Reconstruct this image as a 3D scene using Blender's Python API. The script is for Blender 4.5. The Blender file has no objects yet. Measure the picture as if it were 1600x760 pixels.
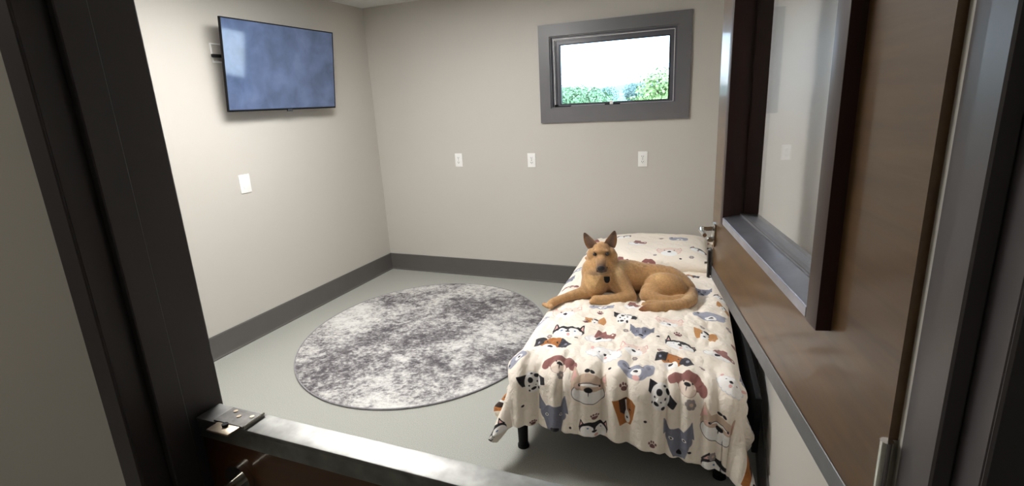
import bpy, bmesh, math, random
import numpy as np
from mathutils import Vector, Matrix

C = bpy.context.scene.collection
scene = bpy.context.scene

# ---------------------------------------------------------------- camera
cam_d = bpy.data.cameras.new('camera')
cam_d.sensor_fit = 'HORIZONTAL'
cam_d.sensor_width = 36.0
cam_d.lens = 36.0 * 812.0 / 1600.0
cam_d.clip_start = 0.02
cam_d.clip_end = 3000
cam = bpy.data.objects.new('camera', cam_d)
C.objects.link(cam)
cam.matrix_world = Matrix(((0.92456498, -0.05342963, 0.37725968, 3.0901),
                           (0.37767873, 0.25943171, -0.8888498, -4.1512),
                           (-0.0503822, 0.96428236, 0.26004071, 1.55),
                           (0, 0, 0, 1)))
scene.camera = cam

# ---------------------------------------------------------------- exposure
vs = scene.view_settings
vs.view_transform = 'Standard'
vs.look = 'None'
vs.gamma = 1.0
vs.use_curve_mapping = False
vs.exposure = 0.0

PANEL_LIGHT = 33.5
CORRIDOR_FILL = 9.0
SKY_STRENGTH = 9.0

# ---------------------------------------------------------------- world: bright overcast sky
world = bpy.data.worlds.new('world')
scene.world = world
world.use_nodes = True
wn = world.node_tree
wn.nodes.clear()
tc = wn.nodes.new('ShaderNodeTexCoord')
mp = wn.nodes.new('ShaderNodeMapping')
mp.inputs['Scale'].default_value = (1.0, 1.0, 3.2)
nz = wn.nodes.new('ShaderNodeTexNoise')
nz.inputs['Scale'].default_value = 3.4
nz.inputs['Detail'].default_value = 6
nz.inputs['Roughness'].default_value = 0.55
cr = wn.nodes.new('ShaderNodeValToRGB')
cr.color_ramp.elements[0].position = 0.40
cr.color_ramp.elements[0].color = (0.34, 0.55, 0.82, 1)
cr.color_ramp.elements[1].position = 0.58
cr.color_ramp.elements[1].color = (0.74, 0.87, 1.0, 1)
bg = wn.nodes.new('ShaderNodeBackground')
bg.inputs['Strength'].default_value = SKY_STRENGTH
wo = wn.nodes.new('ShaderNodeOutputWorld')
wn.links.new(tc.outputs['Generated'], mp.inputs['Vector'])
wn.links.new(mp.outputs['Vector'], nz.inputs['Vector'])
wn.links.new(nz.outputs['Fac'], cr.inputs['Fac'])
wn.links.new(cr.outputs['Color'], bg.inputs['Color'])
wn.links.new(bg.outputs['Background'], wo.inputs['Surface'])

PI = math.pi
rng = random.Random(7)

# ---------------------------------------------------------------- helpers
def s2l(c):
    return tuple((v / 12.92 if v <= 0.04045 else ((v + 0.055) / 1.055) ** 2.4) for v in c)

def rgb(r, g, b):
    return s2l((r / 255.0, g / 255.0, b / 255.0))

def mat(name, col, rough=0.6, metal=0.0, noise=None, bump=None, coat=0.0, coat_rough=0.1, spec=0.5, sheen=0.0):
    """noise=(scale, amount, detail) varies the colour; bump=(scale, strength, distance)"""
    m = bpy.data.materials.new(name)
    m.use_nodes = True
    nt = m.node_tree
    b = nt.nodes['Principled BSDF']
    b.inputs['Base Color'].default_value = (*col, 1)
    b.inputs['Roughness'].default_value = rough
    b.inputs['Metallic'].default_value = metal
    b.inputs['Specular IOR Level'].default_value = spec
    b.inputs['Coat Weight'].default_value = coat
    b.inputs['Coat Roughness'].default_value = coat_rough
    b.inputs['Sheen Weight'].default_value = sheen
    t = nt.nodes.new('ShaderNodeTexCoord')
    if noise is None:
        noise = (6.0, 0.05, 3)
    n = nt.nodes.new('ShaderNodeTexNoise')
    n.inputs['Scale'].default_value = noise[0]
    n.inputs['Detail'].default_value = noise[2]
    nt.links.new(t.outputs['Object'], n.inputs['Vector'])
    r = nt.nodes.new('ShaderNodeValToRGB')
    a = noise[1]
    r.color_ramp.elements[0].position = 0.3
    r.color_ramp.elements[1].position = 0.7
    r.color_ramp.elements[0].color = (*[max(0, c * (1 - a)) for c in col], 1)
    r.color_ramp.elements[1].color = (*[min(1, c * (1 + a)) for c in col], 1)
    nt.links.new(n.outputs['Fac'], r.inputs['Fac'])
    nt.links.new(r.outputs['Color'], b.inputs['Base Color'])
    if bump:
        n2 = nt.nodes.new('ShaderNodeTexNoise')
        n2.inputs['Scale'].default_value = bump[0]
        n2.inputs['Detail'].default_value = 4
        nt.links.new(t.outputs['Object'], n2.inputs['Vector'])
        bp = nt.nodes.new('ShaderNodeBump')
        bp.inputs['Strength'].default_value = bump[1]
        bp.inputs['Distance'].default_value = bump[2]
        nt.links.new(n2.outputs['Fac'], bp.inputs['Height'])
        nt.links.new(bp.outputs['Normal'], b.inputs['Normal'])
    return m

def wood(name, c0, c1, rough, axis, coat, coat_rough=0.06, scale=3.0, stretch=14.0):
    m = bpy.data.materials.new(name)
    m.use_nodes = True
    nt = m.node_tree
    b = nt.nodes['Principled BSDF']
    b.inputs['Roughness'].default_value = rough
    b.inputs['Coat Weight'].default_value = coat
    b.inputs['Coat Roughness'].default_value = coat_rough
    t = nt.nodes.new('ShaderNodeTexCoord')
    mpn = nt.nodes.new('ShaderNodeMapping')
    sc = [stretch, stretch, stretch]
    sc[axis] = 1.0
    mpn.inputs['Scale'].default_value = sc
    nt.links.new(t.outputs['Object'], mpn.inputs['Vector'])
    n = nt.nodes.new('ShaderNodeTexNoise')
    n.inputs['Scale'].default_value = scale
    n.inputs['Detail'].default_value = 7
    n.inputs['Roughness'].default_value = 0.62
    n.inputs['Distortion'].default_value = 0.35
    nt.links.new(mpn.outputs['Vector'], n.inputs['Vector'])
    r = nt.nodes.new('ShaderNodeValToRGB')
    r.color_ramp.elements[0].position = 0.3
    r.color_ramp.elements[0].color = (*c0, 1)
    r.color_ramp.elements[1].position = 0.72
    r.color_ramp.elements[1].color = (*c1, 1)
    nt.links.new(n.outputs['Fac'], r.inputs['Fac'])
    nt.links.new(r.outputs['Color'], b.inputs['Base Color'])
    bp = nt.nodes.new('ShaderNodeBump')
    bp.inputs['Strength'].default_value = 0.12
    bp.inputs['Distance'].default_value = 0.002
    nt.links.new(n.outputs['Fac'], bp.inputs['Height'])
    nt.links.new(bp.outputs['Normal'], b.inputs['Normal'])
    return m

def glass_mat(name, tint=(1, 1, 1), ior=1.5):
    m = bpy.data.materials.new(name)
    m.use_nodes = True
    nt = m.node_tree
    nt.nodes.clear()
    o = nt.nodes.new('ShaderNodeOutputMaterial')
    tr = nt.nodes.new('ShaderNodeBsdfTransparent')
    tr.inputs['Color'].default_value = (*tint, 1)
    gl = nt.nodes.new('ShaderNodeBsdfGlossy')
    gl.inputs['Roughness'].default_value = 0.015
    fr = nt.nodes.new('ShaderNodeFresnel')
    geo = nt.nodes.new('ShaderNodeNewGeometry')
    e1 = nt.nodes.new('ShaderNodeMath'); e1.operation = 'MULTIPLY_ADD'
    e1.inputs[1].default_value = -2.0; e1.inputs[2].default_value = 1.0
    e2 = nt.nodes.new('ShaderNodeMath'); e2.operation = 'POWER'; e2.inputs[0].default_value = ior
    nt.links.new(geo.outputs['Backfacing'], e1.inputs[0])
    nt.links.new(e1.outputs[0], e2.inputs[1])
    nt.links.new(e2.outputs[0], fr.inputs['IOR'])
    mx = nt.nodes.new('ShaderNodeMixShader')
    nt.links.new(fr.outputs['Fac'], mx.inputs['Fac'])
    nt.links.new(tr.outputs['BSDF'], mx.inputs[1])
    nt.links.new(gl.outputs['BSDF'], mx.inputs[2])
    nt.links.new(mx.outputs['Shader'], o.inputs['Surface'])
    return m

def box(bm, x0, x1, y0, y1, z0, z1, bev=0.0, seg=2, M=None):
    if x0 > x1: x0, x1 = x1, x0
    if y0 > y1: y0, y1 = y1, y0
    if z0 > z1: z0, z1 = z1, z0
    r = bmesh.ops.create_cube(bm, size=1.0)
    vs_ = r['verts']
    for v in vs_:
        v.co = Vector(((x0 + x1) / 2 + v.co.x * (x1 - x0), (y0 + y1) / 2 + v.co.y * (y1 - y0),
                       (z0 + z1) / 2 + v.co.z * (z1 - z0)))
    if bev > 0:
        es = list({e for v in vs_ for e in v.link_edges})
        rr = bmesh.ops.bevel(bm, geom=es, offset=bev, segments=seg, affect='EDGES', profile=0.6)
        vs_ = list({v for v in vs_ if v.is_valid} | set(rr['verts']))
    if M is not None:
        for v in vs_:
            v.co = M @ v.co
    return vs_

def cyl(bm, p0, p1, r0, r1=None, seg=20, caps=True):
    p0, p1 = Vector(p0), Vector(p1)
    if r1 is None: r1 = r0
    d = p1 - p0
    q = d.to_track_quat('Z', 'Y').to_matrix().to_4x4()
    q.translation = (p0 + p1) / 2
    return bmesh.ops.create_cone(bm, cap_ends=caps, segments=seg, radius1=r0, radius2=max(r1, 1e-5), depth=d.length, matrix=q)['verts']

def sphere(bm, c, r, sx=1, sy=1, sz=1, u=20, v=14, rot=None):
    c = Vector(c)
    def P_(x, y, z):
        q = Vector((x * r * sx, y * r * sy, z * r * sz))
        return c + (rot @ q if rot is not None else q)
    top = bm.verts.new(P_(0, 0, 1)); bot = bm.verts.new(P_(0, 0, -1))
    rings = []
    for j in range(1, v):
        th = PI * j / v
        rings.append([bm.verts.new(P_(math.sin(th) * math.cos(2 * PI * i / u), math.sin(th) * math.sin(2 * PI * i / u), math.cos(th))) for i in range(u)])
    for i in range(u):
        k = (i + 1) % u
        bm.faces.new((top, rings[0][i], rings[0][k]))
        bm.faces.new((bot, rings[-1][k], rings[-1][i]))
        for j in range(len(rings) - 1):
            bm.faces.new((rings[j][i], rings[j + 1][i], rings[j + 1][k], rings[j][k]))

def tube(bm, pts, radii, seg=12):
    """closed tapered tube along a polyline"""
    pts = [Vector(p) for p in pts]
    if not isinstance(radii, (list, tuple)): radii = [radii] * len(pts)
    rings = []
    up = Vector((0, 0, 1))
    for i, p in enumerate(pts):
        t = (pts[min(i + 1, len(pts) - 1)] - pts[max(i - 1, 0)]).normalized()
        a = t.cross(up)
        if a.length < 1e-3: a = t.cross(Vector((1, 0, 0)))
        a.normalize()
        b = t.cross(a).normalized()
        rings.append([bm.verts.new(p + (a * math.cos(2 * PI * k / seg) + b * math.sin(2 * PI * k / seg)) * radii[i]) for k in range(seg)])
    for i in range(len(rings) - 1):
        for k in range(seg):
            bm.faces.new((rings[i][k], rings[i][(k + 1) % seg], rings[i + 1][(k + 1) % seg], rings[i + 1][k]))
    bm.faces.new(rings[0][::-1])
    bm.faces.new(rings[-1])

def smooth_flags(me, angle=35):
    me.polygons.foreach_set('use_smooth', [True] * len(me.polygons))
    me.set_sharp_from_angle(angle=math.radians(angle))

def obj(name, bm, m, parent=None, smooth=35, loc=None):
    me = bpy.data.meshes.new(name)
    bmesh.ops.recalc_face_normals(bm, faces=bm.faces)
    bm.to_mesh(me)
    bm.free()
    if smooth: smooth_flags(me, smooth)
    if m is not None: me.materials.append(m)
    o = bpy.data.objects.new(name, me)
    C.objects.link(o)
    if parent is not None: o.parent = parent
    if loc is not None: o.location = loc
    return o

def thing(name, label, cat, loc=(0, 0, 0), rotz=0.0, group=None, kind=None):
    o = bpy.data.objects.new(name, None)
    o.empty_display_size = 0.1
    C.objects.link(o)
    o.location = loc
    o.rotation_euler = (0, 0, rotz)
    tag(o, label, cat, group, kind)
    return o

def tag(o, label=None, cat=None, group=None, kind=None):
    if label: o['label'] = label
    if cat: o['category'] = cat
    if group: o['group'] = group
    if kind: o['kind'] = kind
    return o

def bx(*a, **k):
    bm = bmesh.new()
    box(bm, *a, **k)
    return bm

def struct(name, bm, m, label=None, smooth=35):
    o = obj(name, bm, m, smooth=smooth)
    o['kind'] = 'structure'
    if label:
        o['label'] = label
    return o

# ---------------------------------------------------------------- materials
M_wall = mat('wall_paint', rgb(193, 189, 182), 0.5, noise=(1.2, 0.015, 2), bump=(140, 0.08, 0.001))
M_ceil = mat('ceiling_paint', rgb(215, 214, 210), 0.9, noise=(2, 0.02, 2), bump=(90, 0.1, 0.001))
M_base = mat('grey_trim_paint', rgb(88, 85, 83), 0.38, noise=(8, 0.04, 3), bump=(60, 0.05, 0.001))
M_casing = mat('window_trim_paint', rgb(104, 103, 106), 0.35, noise=(8, 0.03, 3), bump=(60, 0.04, 0.001))
M_jamb = mat('door_frame_paint', rgb(76, 72, 74), 0.42, noise=(8, 0.05, 3), bump=(60, 0.05, 0.001))
M_sash = mat('window_sash_dark', rgb(92, 92, 100), 0.25, noise=(8, 0.03, 3))
M_black = mat('black_plastic', rgb(10, 10, 12), 0.5, noise=(10, 0.1, 2), spec=0.2)
M_frameblack = mat('black_bed_steel', rgb(14, 14, 16), 0.6, noise=(10, 0.1, 2), spec=0.25)
M_white = mat('white_plate_plastic', rgb(238, 238, 236), 0.35, noise=(20, 0.01, 2))
M_slot = mat('outlet_slot_dark', rgb(80, 84, 90), 0.5)
M_steel = mat('brushed_steel_cap', (0.34, 0.34, 0.33), 0.46, metal=1.0, noise=(26, 0.26, 7), bump=(180, 0.05, 0.0006))
M_chrome = mat('satin_chrome', (0.72, 0.71, 0.68), 0.16, metal=1.0, noise=(10, 0.04, 2))
M_darksteel = mat('dark_aged_steel', (0.16, 0.155, 0.15), 0.35, metal=1.0, noise=(60, 0.3, 5))
M_brass = mat('worn_brass', (0.62, 0.52, 0.40), 0.3, metal=1.0, noise=(50, 0.2, 4))
M_channel = mat('galvanised_channel', rgb(120, 121, 124), 0.4, metal=0.35, noise=(30, 0.08, 4))
M_leaf = wood('oak_veneer', rgb(84, 60, 34), rgb(106, 78, 46), 0.40, 0, 0.35, 0.09, 3.0, 10.0)
M_leaf_low = wood('stained_oak_veneer', rgb(70, 40, 18), rgb(94, 56, 26), 0.35, 0, 0.6, 0.1, 3.0, 10.0)
M_trimwood = wood('dark_walnut_stop', rgb(44, 24, 20), rgb(66, 38, 32), 0.5, 2, 0.15, 0.3, 5.0, 10.0)
M_sill = mat('sheen_blue_sill', (0.62, 0.64, 0.74), 0.38, metal=1.0, noise=(16, 0.12, 6), bump=(120, 0.04, 0.0006))  # bluish tint stands in for cool light reflected off the sill
M_glass = glass_mat('clear_glass', (0.97, 0.985, 0.98))
M_glass_leaf = glass_mat('door_glass', (0.96, 0.97, 0.98))

# floor: speckled sheet vinyl
def floor_mat():
    m = bpy.data.materials.new('speckled_vinyl')
    m.use_nodes = True
    nt = m.node_tree
    b = nt.nodes['Principled BSDF']
    b.inputs['Roughness'].default_value = 0.42
    t = nt.nodes.new('ShaderNodeTexCoord')
    n = nt.nodes.new('ShaderNodeTexNoise')
    n.inputs['Scale'].default_value = 260
    n.inputs['Detail'].default_value = 3
    nt.links.new(t.outputs['Object'], n.inputs['Vector'])
    r = nt.nodes.new('ShaderNodeValToRGB')
    r.color_ramp.elements[0].position = 0.32
    r.color_ramp.elements[0].color = (*rgb(148, 149, 143), 1)
    r.color_ramp.elements[1].position = 0.68
    r.color_ramp.elements[1].color = (*rgb(180, 181, 174), 1)
    nt.links.new(n.outputs['Fac'], r.inputs['Fac'])
    nt.links.new(r.outputs['Color'], b.inputs['Base Color'])
    n2 = nt.nodes.new('ShaderNodeTexNoise')
    n2.inputs['Scale'].default_value = 120
    nt.links.new(t.outputs['Object'], n2.inputs['Vector'])
    bp = nt.nodes.new('ShaderNodeBump')
    bp.inputs['Strength'].default_value = 0.08
    bp.inputs['Distance'].default_value = 0.001
    nt.links.new(n2.outputs['Fac'], bp.inputs['Height'])
    nt.links.new(bp.outputs['Normal'], b.inputs['Normal'])
    return m
M_floor = floor_mat()

# ---------------------------------------------------------------- room shell
XW = 3.29           # right wall
ZC = 2.43           # ceiling
YF, YC = -3.53, -3.68   # front wall: room face, corridor face
DX0, DX1, DZ = 2.165, 3.285, 2.13   # doorway
WX0, WX1, WZ0, WZ1 = 1.735, 2.712, 1.488, 2.038   # window hole
WT = 0.16

struct('floor', bx(-1.6, 6.2, -5.6, 0.0, -0.08, 0.0), M_floor, 'light grey speckled sheet vinyl floor')
struct('ceiling', bx(-0.1, XW + 0.1, YC, 0.0, ZC, ZC + 0.1), M_ceil, 'white painted ceiling of the room')
struct('ceiling_corridor', bx(-1.6, 6.2, -5.6, YC, ZC, ZC + 0.1), M_ceil, 'white painted ceiling outside the doorway')
struct('wall_left', bx(-0.12, 0.0, YC, 0.0, 0, ZC), M_wall, 'greige painted wall carrying the television')
bm = bmesh.new()
box(bm, -0.12, WX0, 0, WT, -6, ZC + 0.1)
box(bm, WX1, XW + 0.12, 0, WT, -6, ZC + 0.1)
box(bm, WX0, WX1, 0, WT, -6, WZ0)
box(bm, WX0, WX1, 0, WT, WZ1, ZC + 0.1)
struct('wall_back', bm, M_wall, 'greige painted wall with the small window')
struct('wall_right', bx(XW, XW + 0.12, YF, 0.0, 0, ZC), M_wall, 'greige painted wall behind the open upper door leaf')
bm = bmesh.new()
box(bm, -1.6, DX0 - 0.02, YC, YF, 0, ZC)
box(bm, DX1 + 0.02, 6.2, YC, YF, 0, ZC)
box(bm, DX0 - 0.02, DX1 + 0.02, YC, YF, DZ + 0.02, ZC)
struct('wall_front', bm, M_wall, 'greige painted wall around the doorway')
bm = bmesh.new()
box(bm, -1.6, 6.2, -5.72, -5.6, 0, ZC)
box(bm, -1.72, -1.6, -5.6, YC, 0, ZC)
box(bm, 6.2, 6.32, -5.6, YC, 0, ZC)
struct('wall_corridor', bm, M_wall, 'painted wall of the corridor behind the camera')

def base_profile(bm, a, b, nrm):
    """coved rubber base: tall flat board with a small toe"""
    a, b, nrm = Vector(a), Vector(b), Vector(nrm)
    prof = [(0, 0), (0.022, 0), (0.022, 0.006), (0.014, 0.012), (0.009, 0.026), (0.009, 0.154), (0.006, 0.160), (0, 0.160)]
    ra = [bm.verts.new(a + nrm * p[0] + Vector((0, 0, p[1]))) for p in prof]
    rb = [bm.verts.new(b + nrm * p[0] + Vector((0, 0, p[1]))) for p in prof]
    n = len(prof)
    for k in range(n):
        bm.faces.new((ra[k], ra[(k + 1) % n], rb[(k + 1) % n], rb[k]))
    bm.faces.new(ra); bm.faces.new(rb[::-1])
for nm, a, b, n in (('baseboard_left', (0, YF, 0), (0, 0, 0), (1, 0, 0)), ('baseboard_back', (0, 0, 0), (XW, 0, 0), (0, -1, 0)),
                    ('baseboard_right', (XW, 0, 0), (XW, YF + 0.05, 0), (-1, 0, 0)), ('baseboard_front', (0, YF, 0), (DX0 - 0.06, YF, 0), (0, 1, 0))):
    bm = bmesh.new()
    base_profile(bm, a, b, n)
    struct(nm, bm, M_base, 'dark grey coved baseboard', smooth=25)

# door frame (hollow metal, dark grey)
def jamb(bm, xj, sx):
    # sx=+1: left jamb facing +x
    y_in, y_out = YF + 0.012, YC - 0.012
    def seg(x0, x1, y0, y1):
        box(bm, x0, x1, y0, y1, 0, DZ + 0.05, bev=0.002, seg=1)
    seg(xj - sx * 0.022, xj, y_out, y_in)                      # soffit
    seg(xj, xj + sx * 0.016, -3.648, -3.600)                   # stop
    seg(xj - sx * 0.052, xj - sx * 0.001, y_in - 0.014, y_in + 0.002)   # room face return
    seg(xj - sx * 0.052, xj - sx * 0.001, y_out - 0.002, y_out + 0.014)   # corridor face
bm = bmesh.new(); jamb(bm, DX0, 1)
struct('trim_1', bm, M_jamb, 'dark grey metal door frame, left jamb')
bm = bmesh.new(); jamb(bm, DX1 + 0.004, -1)
struct('trim_2', bm, M_jamb, 'dark grey metal door frame, right jamb')
bm = bmesh.new()
box(bm, DX0 - 0.052, DX1 + 0.056, YC - 0.014, YF + 0.014, DZ, DZ + 0.05, bev=0.002, seg=1)
struct('trim_3', bm, M_jamb, 'dark grey metal door frame head')

# ---------------------------------------------------------------- window
win = thing('window_1', 'small horizontal awning window in a wide grey casing', None, (0, 0, 0))
del_keys = None
win['kind'] = 'structure'
def ring(bm, x0, x1, z0, z1, w, y0, y1, bev=0.002, wb=None):
    wb = w if wb is None else wb
    # mitred ring from 8+8 verts
    def q(x, z, y): return bm.verts.new((x, y, z))
    o = [(x0, z0), (x1, z0), (x1, z1), (x0, z1)]
    i = [(x0 + w, z0 + wb), (x1 - w, z0 + wb), (x1 - w, z1 - w), (x0 + w, z1 - w)]
    V = {}
    for tag_, pts in (('o', o), ('i', i)):
        for k, (x, z) in enumerate(pts):
            for s, y in ((0, y0), (1, y1)):
                V[tag_, k, s] = q(x, z, y)
    for k in range(4):
        j = (k + 1) % 4
        bm.faces.new((V['o', k, 0], V['o', j, 0], V['i', j, 0], V['i', k, 0]))
        bm.faces.new((V['o', j, 1], V['o', k, 1], V['i', k, 1], V['i', j, 1]))
        bm.faces.new((V['o', j, 0], V['o', k, 0], V['o', k, 1], V['o', j, 1]))
        bm.faces.new((V['i', k, 0], V['i', j, 0], V['i', j, 1], V['i', k, 1]))
bm = bmesh.new(); ring(bm, 1.650, 2.800, 1.377, 2.122, 0.088, -0.020, 0.0, wb=0.113); obj('window_casing', bm, M_casing, win)
bm = bmesh.new(); ring(bm, WX0, WX1, WZ0, WZ1, 0.012, -0.004, WT); obj('reveal_lining', bm, M_casing, win)
bm = bmesh.new(); ring(bm, WX0 + 0.012, WX1 - 0.012, WZ0 + 0.012, WZ1 - 0.012, 0.016, 0.018, 0.10); obj('window_frame', bm, M_sash, win)
bm = bmesh.new()
ring(bm, WX0 + 0.030, WX1 - 0.030, WZ0 + 0.014, WZ1 - 0.028, 0.012, 0.030, 0.095)
ring(bm, WX0 + 0.042, WX1 - 0.036, WZ0 + 0.014, WZ1 - 0.038, 0.027, 0.040, 0.085, wb=0.016)
ring(bm, WX0 + 0.0125, WX1 - 0.0125, WZ0 + 0.0125, WZ1 - 0.0125, 0.003, 0.012, 0.03)
obj('sash', bm, M_sash, win)
bmg = bmesh.new(); ring(bmg, WX0 + 0.0285, WX1 - 0.0285, WZ0 + 0.0135, WZ1 - 0.0265, 0.0035, 0.016, 0.03); tag(obj('frame_highlight', bmg, M_white, win), 'pale ring standing in for highlights on the frame edge')  # pale ring added for the bright edge lines of the frame
obj('glazing_bead', (lambda b: (ring(b, WX0 + 0.069, WX1 - 0.063, WZ0 + 0.028, WZ1 - 0.064, 0.006, 0.034, 0.060), b)[1])(bmesh.new()), M_black, win)
bm = bmesh.new(); box(bm, WX0 + 0.06, WX1 - 0.06, 0.056, 0.060, WZ0 + 0.02, WZ1 - 0.055); obj('pane', bm, M_glass, win, smooth=0)
bm = bmesh.new(); box(bm, 2.17, 2.29, 0.010, 0.034, 1.498, 1.512, bev=0.003); lk = obj('sash_lock', bm, M_black, win)
bm = bmesh.new(); box(bm, 2.212, 2.236, -0.006, 0.016, 1.502, 1.532, bev=0.004); tag(obj('lock_lever', bm, M_white, lk), 'white lever on the black sash lock')
bm = bmesh.new()
box(bm, 1.765, 1.90, -0.004, 0.018, 1.494, 1.508, bev=0.004)
tube(bm, [(1.77, 0.0, 1.505), (1.775, -0.012, 1.512), (1.80, -0.014, 1.514)], 0.006, 10)
obj('crank_handle', bm, M_black, win)

# ---------------------------------------------------------------- ceiling light (lights the room from overhead)
def emit(name, col, s):
    m = bpy.data.materials.new(name)
    m.use_nodes = True
    b = m.node_tree.nodes['Principled BSDF']
    b.inputs['Base Color'].default_value = (0.8, 0.8, 0.8, 1)
    b.inputs['Emission Color'].default_value = (*col, 1)
    b.inputs['Emission Strength'].default_value = s
    return m
M_panel = emit('panel_diffuser', (1.0, 0.98, 0.95), PANEL_LIGHT)
lt = thing('ceiling_light', 'flat rectangular ceiling light panel above the middle of the room', 'light', (1.20, -1.95, ZC))
obj('diffuser', bx(-0.29, 0.29, -0.59, 0.59, -0.018, -0.012), M_panel, lt)
bm = bmesh.new()
for a in ((-0.31, 0.31, 0.59, 0.61), (-0.31, 0.31, -0.61, -0.59), (-0.31, -0.29, -0.59, 0.59), (0.29, 0.31, -0.59, 0.59)):
    box(bm, a[0], a[1], a[2], a[3], -0.024, 0.0)
obj('frame', bm, M_white, lt)
M_fill = emit('corridor_fill', (1.0, 0.93, 0.82), CORRIDOR_FILL)
lt2 = thing('ceiling_light', 'added light panel brightening the corridor, unseen behind the camera', 'light', (1.2, -4.75, ZC))  # added lamp, out of view; brightens the door frame and lower leaf
obj('diffuser', bx(-0.29, 0.29, -0.29, 0.29, -0.018, -0.012), M_fill, lt2)
bm = bmesh.new()
for a in ((-0.31, 0.31, 0.29, 0.31), (-0.31, 0.31, -0.31, -0.29), (-0.31, -0.29, -0.29, 0.29), (0.29, 0.31, -0.29, 0.29)):
    box(bm, a[0], a[1], a[2], a[3], -0.024, 0.0)
obj('frame', bm, M_white, lt2)

# ---------------------------------------------------------------- lower door leaf (closed)
low = thing('door_1', 'closed lower half of the wooden split door, capped in steel', None, (0, 0, 0))
low['kind'] = 'structure'
LX0, LX1 = 2.172, 3.278
obj('panel', bx(LX0, LX1, -3.578, -3.534, 0.012, 0.990, bev=0.0015, seg=1), M_leaf_low, low)
bm = bmesh.new()
T = 0.0025
box(bm, LX0, LX1, -3.582, -3.530, 0.990, 0.999, bev=0.002)
box(bm, LX0, LX1, -3.5815, -3.578, 0.958, 0.9915, bev=0.0008, seg=1)
box(bm, LX0, LX1, -3.534, -3.5305, 0.958, 0.9915, bev=0.0008, seg=1)
obj('steel_cap', bm, M_steel, low)
# strike plate with tongue
bm = bmesh.new()
box(bm, 2.218, 2.296, -3.580, -3.535, 0.999, 1.0022, bev=0.001, seg=1)
pl = obj('strike_plate', bm, M_darksteel, low)
bm = bmesh.new()
for (x, y) in ((2.236, -3.545), (2.257, -3.556), (2.283, -3.549)):
    cyl(bm, (x, y, 1.002), (x, y, 1.0034), 0.0042, seg=16)
obj('screw', bm, M_brass, pl)
bm = bmesh.new()
box(bm, 2.296, 2.301, -3.582, -3.534, 0.999, 1.0062, bev=0.0015, seg=1)
obj('raised_lip', bm, M_chrome, pl)
bm = bmesh.new()
box(bm, 2.231, 2.286, -3.606, -3.580, 0.9975, 1.0015, bev=0.0015)
obj('strike_tongue', bm, M_brass, pl)
bm = bmesh.new()
cyl(bm, (2.257, -3.586, 0.999), (2.257, -3.586, 1.0060), 0.0058, seg=18)
obj('bolt_tip', bm, M_black, pl)
# lever set on the corridor face
bm = bmesh.new()
cyl(bm, (2.262, -3.578, 0.885), (2.262, -3.590, 0.885), 0.032, seg=28)
lv = obj('lever_rose', bm, M_chrome, low)
bm = bmesh.new()
tube(bm, [(2.262, -3.588, 0.885), (2.262, -3.635, 0.885), (2.275, -3.647, 0.885), (2.32, -3.650, 0.885), (2.375, -3.648, 0.883)], [0.011, 0.011, 0.011, 0.0105, 0.009], 14)
obj('lever', bm, M_chrome, lv)

# ---------------------------------------------------------------- upper door leaf (open inwards)
up = thing('door_2', 'open upper half of the wooden split door with large glazed opening', None, (3.28, -3.504, 0), math.atan2(0.978, -0.2066))
up['kind'] = 'structure'
LL, ZB, ZT = 1.094, 0.985, 2.11
GV0, GV1, GZ0, GZ1 = 0.222, 0.858, 1.225, 1.98      # glazed opening in leaf coordinates
bm = bmesh.new()
box(bm, 0.0, GV0, -0.045, 0, ZB, ZT)
box(bm, GV1, LL, -0.045, 0, ZB, ZT)
box(bm, GV0, GV1, -0.045, 0, ZB, GZ0)
box(bm, GV0, GV1, -0.045, 0, GZ1, ZT)
obj('panel', bm, M_leaf, up)
bm = bmesh.new()
box(bm, 0.0, LL, 0.0, 0.0025, ZB - 0.002, ZB + 0.033, bev=0.0008, seg=1)
box(bm, 0.0, LL, -0.0475, -0.045, ZB - 0.002, ZB + 0.033, bev=0.0008, seg=1)
box(bm, 0.0, LL, -0.0475, 0.0025, ZB - 0.0045, ZB - 0.001)
obj('bottom_channel', bm, M_channel, up)
# raised frame round the glass, both faces
P = 0.021
bm = bmesh.new(); box(bm, GV0 - 0.040, GV0 + 0.003, -0.066, P, GZ0 - 0.024, GZ1 + 0.04, bev=0.002); obj('glazing_stile', bm, M_trimwood, up)
bm = bmesh.new(); box(bm, GV1 - 0.003, GV1 + 0.027, -0.066, P, GZ0 - 0.024, GZ1 + 0.04, bev=0.002); obj('glazing_stile', bm, M_trimwood, up)
bm = bmesh.new()
vsl = box(bm, GV0 + 0.003, GV1 - 0.003, -0.022, P, GZ0 - 0.022, GZ0 + 0.006)
for v in vsl:
    if v.co.z > GZ0 and v.co.y > 0: v.co.z -= 0.008
bmesh.ops.bevel(bm, geom=list(bm.edges), offset=0.0015, segments=2, affect='EDGES')
obj('glazing_sill', bm, M_sill, up)
bm = bmesh.new(); box(bm, GV0 + 0.003, GV1 - 0.003, -0.066, P, GZ1 - 0.003, GZ1 + 0.04, bev=0.002); obj('glazing_head', bm, M_trimwood, up)
bm = bmesh.new(); box(bm, GV0 + 0.003, GV1 - 0.003, -0.066, -0.022, GZ0 - 0.022, GZ0 + 0.010, bev=0.002); obj('glazing_bead', bm, M_channel, up)
bm = bmesh.new(); box(bm, GV1 - 0.016, GV1 - 0.003, -0.066, -0.030, GZ0 + 0.01, GZ1, bev=0.002); obj('glazing_bead', bm, M_trimwood, up)
bm = bmesh.new(); box(bm, GV0 + 0.003, GV0 + 0.013, -0.066, -0.030, GZ0 + 0.01, GZ1, bev=0.002); obj('glazing_bead', bm, M_trimwood, up)
obj('pane', bx(GV0, GV1, -0.029, -0.024, GZ0, GZ1), M_glass_leaf, up, smooth=0)
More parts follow.
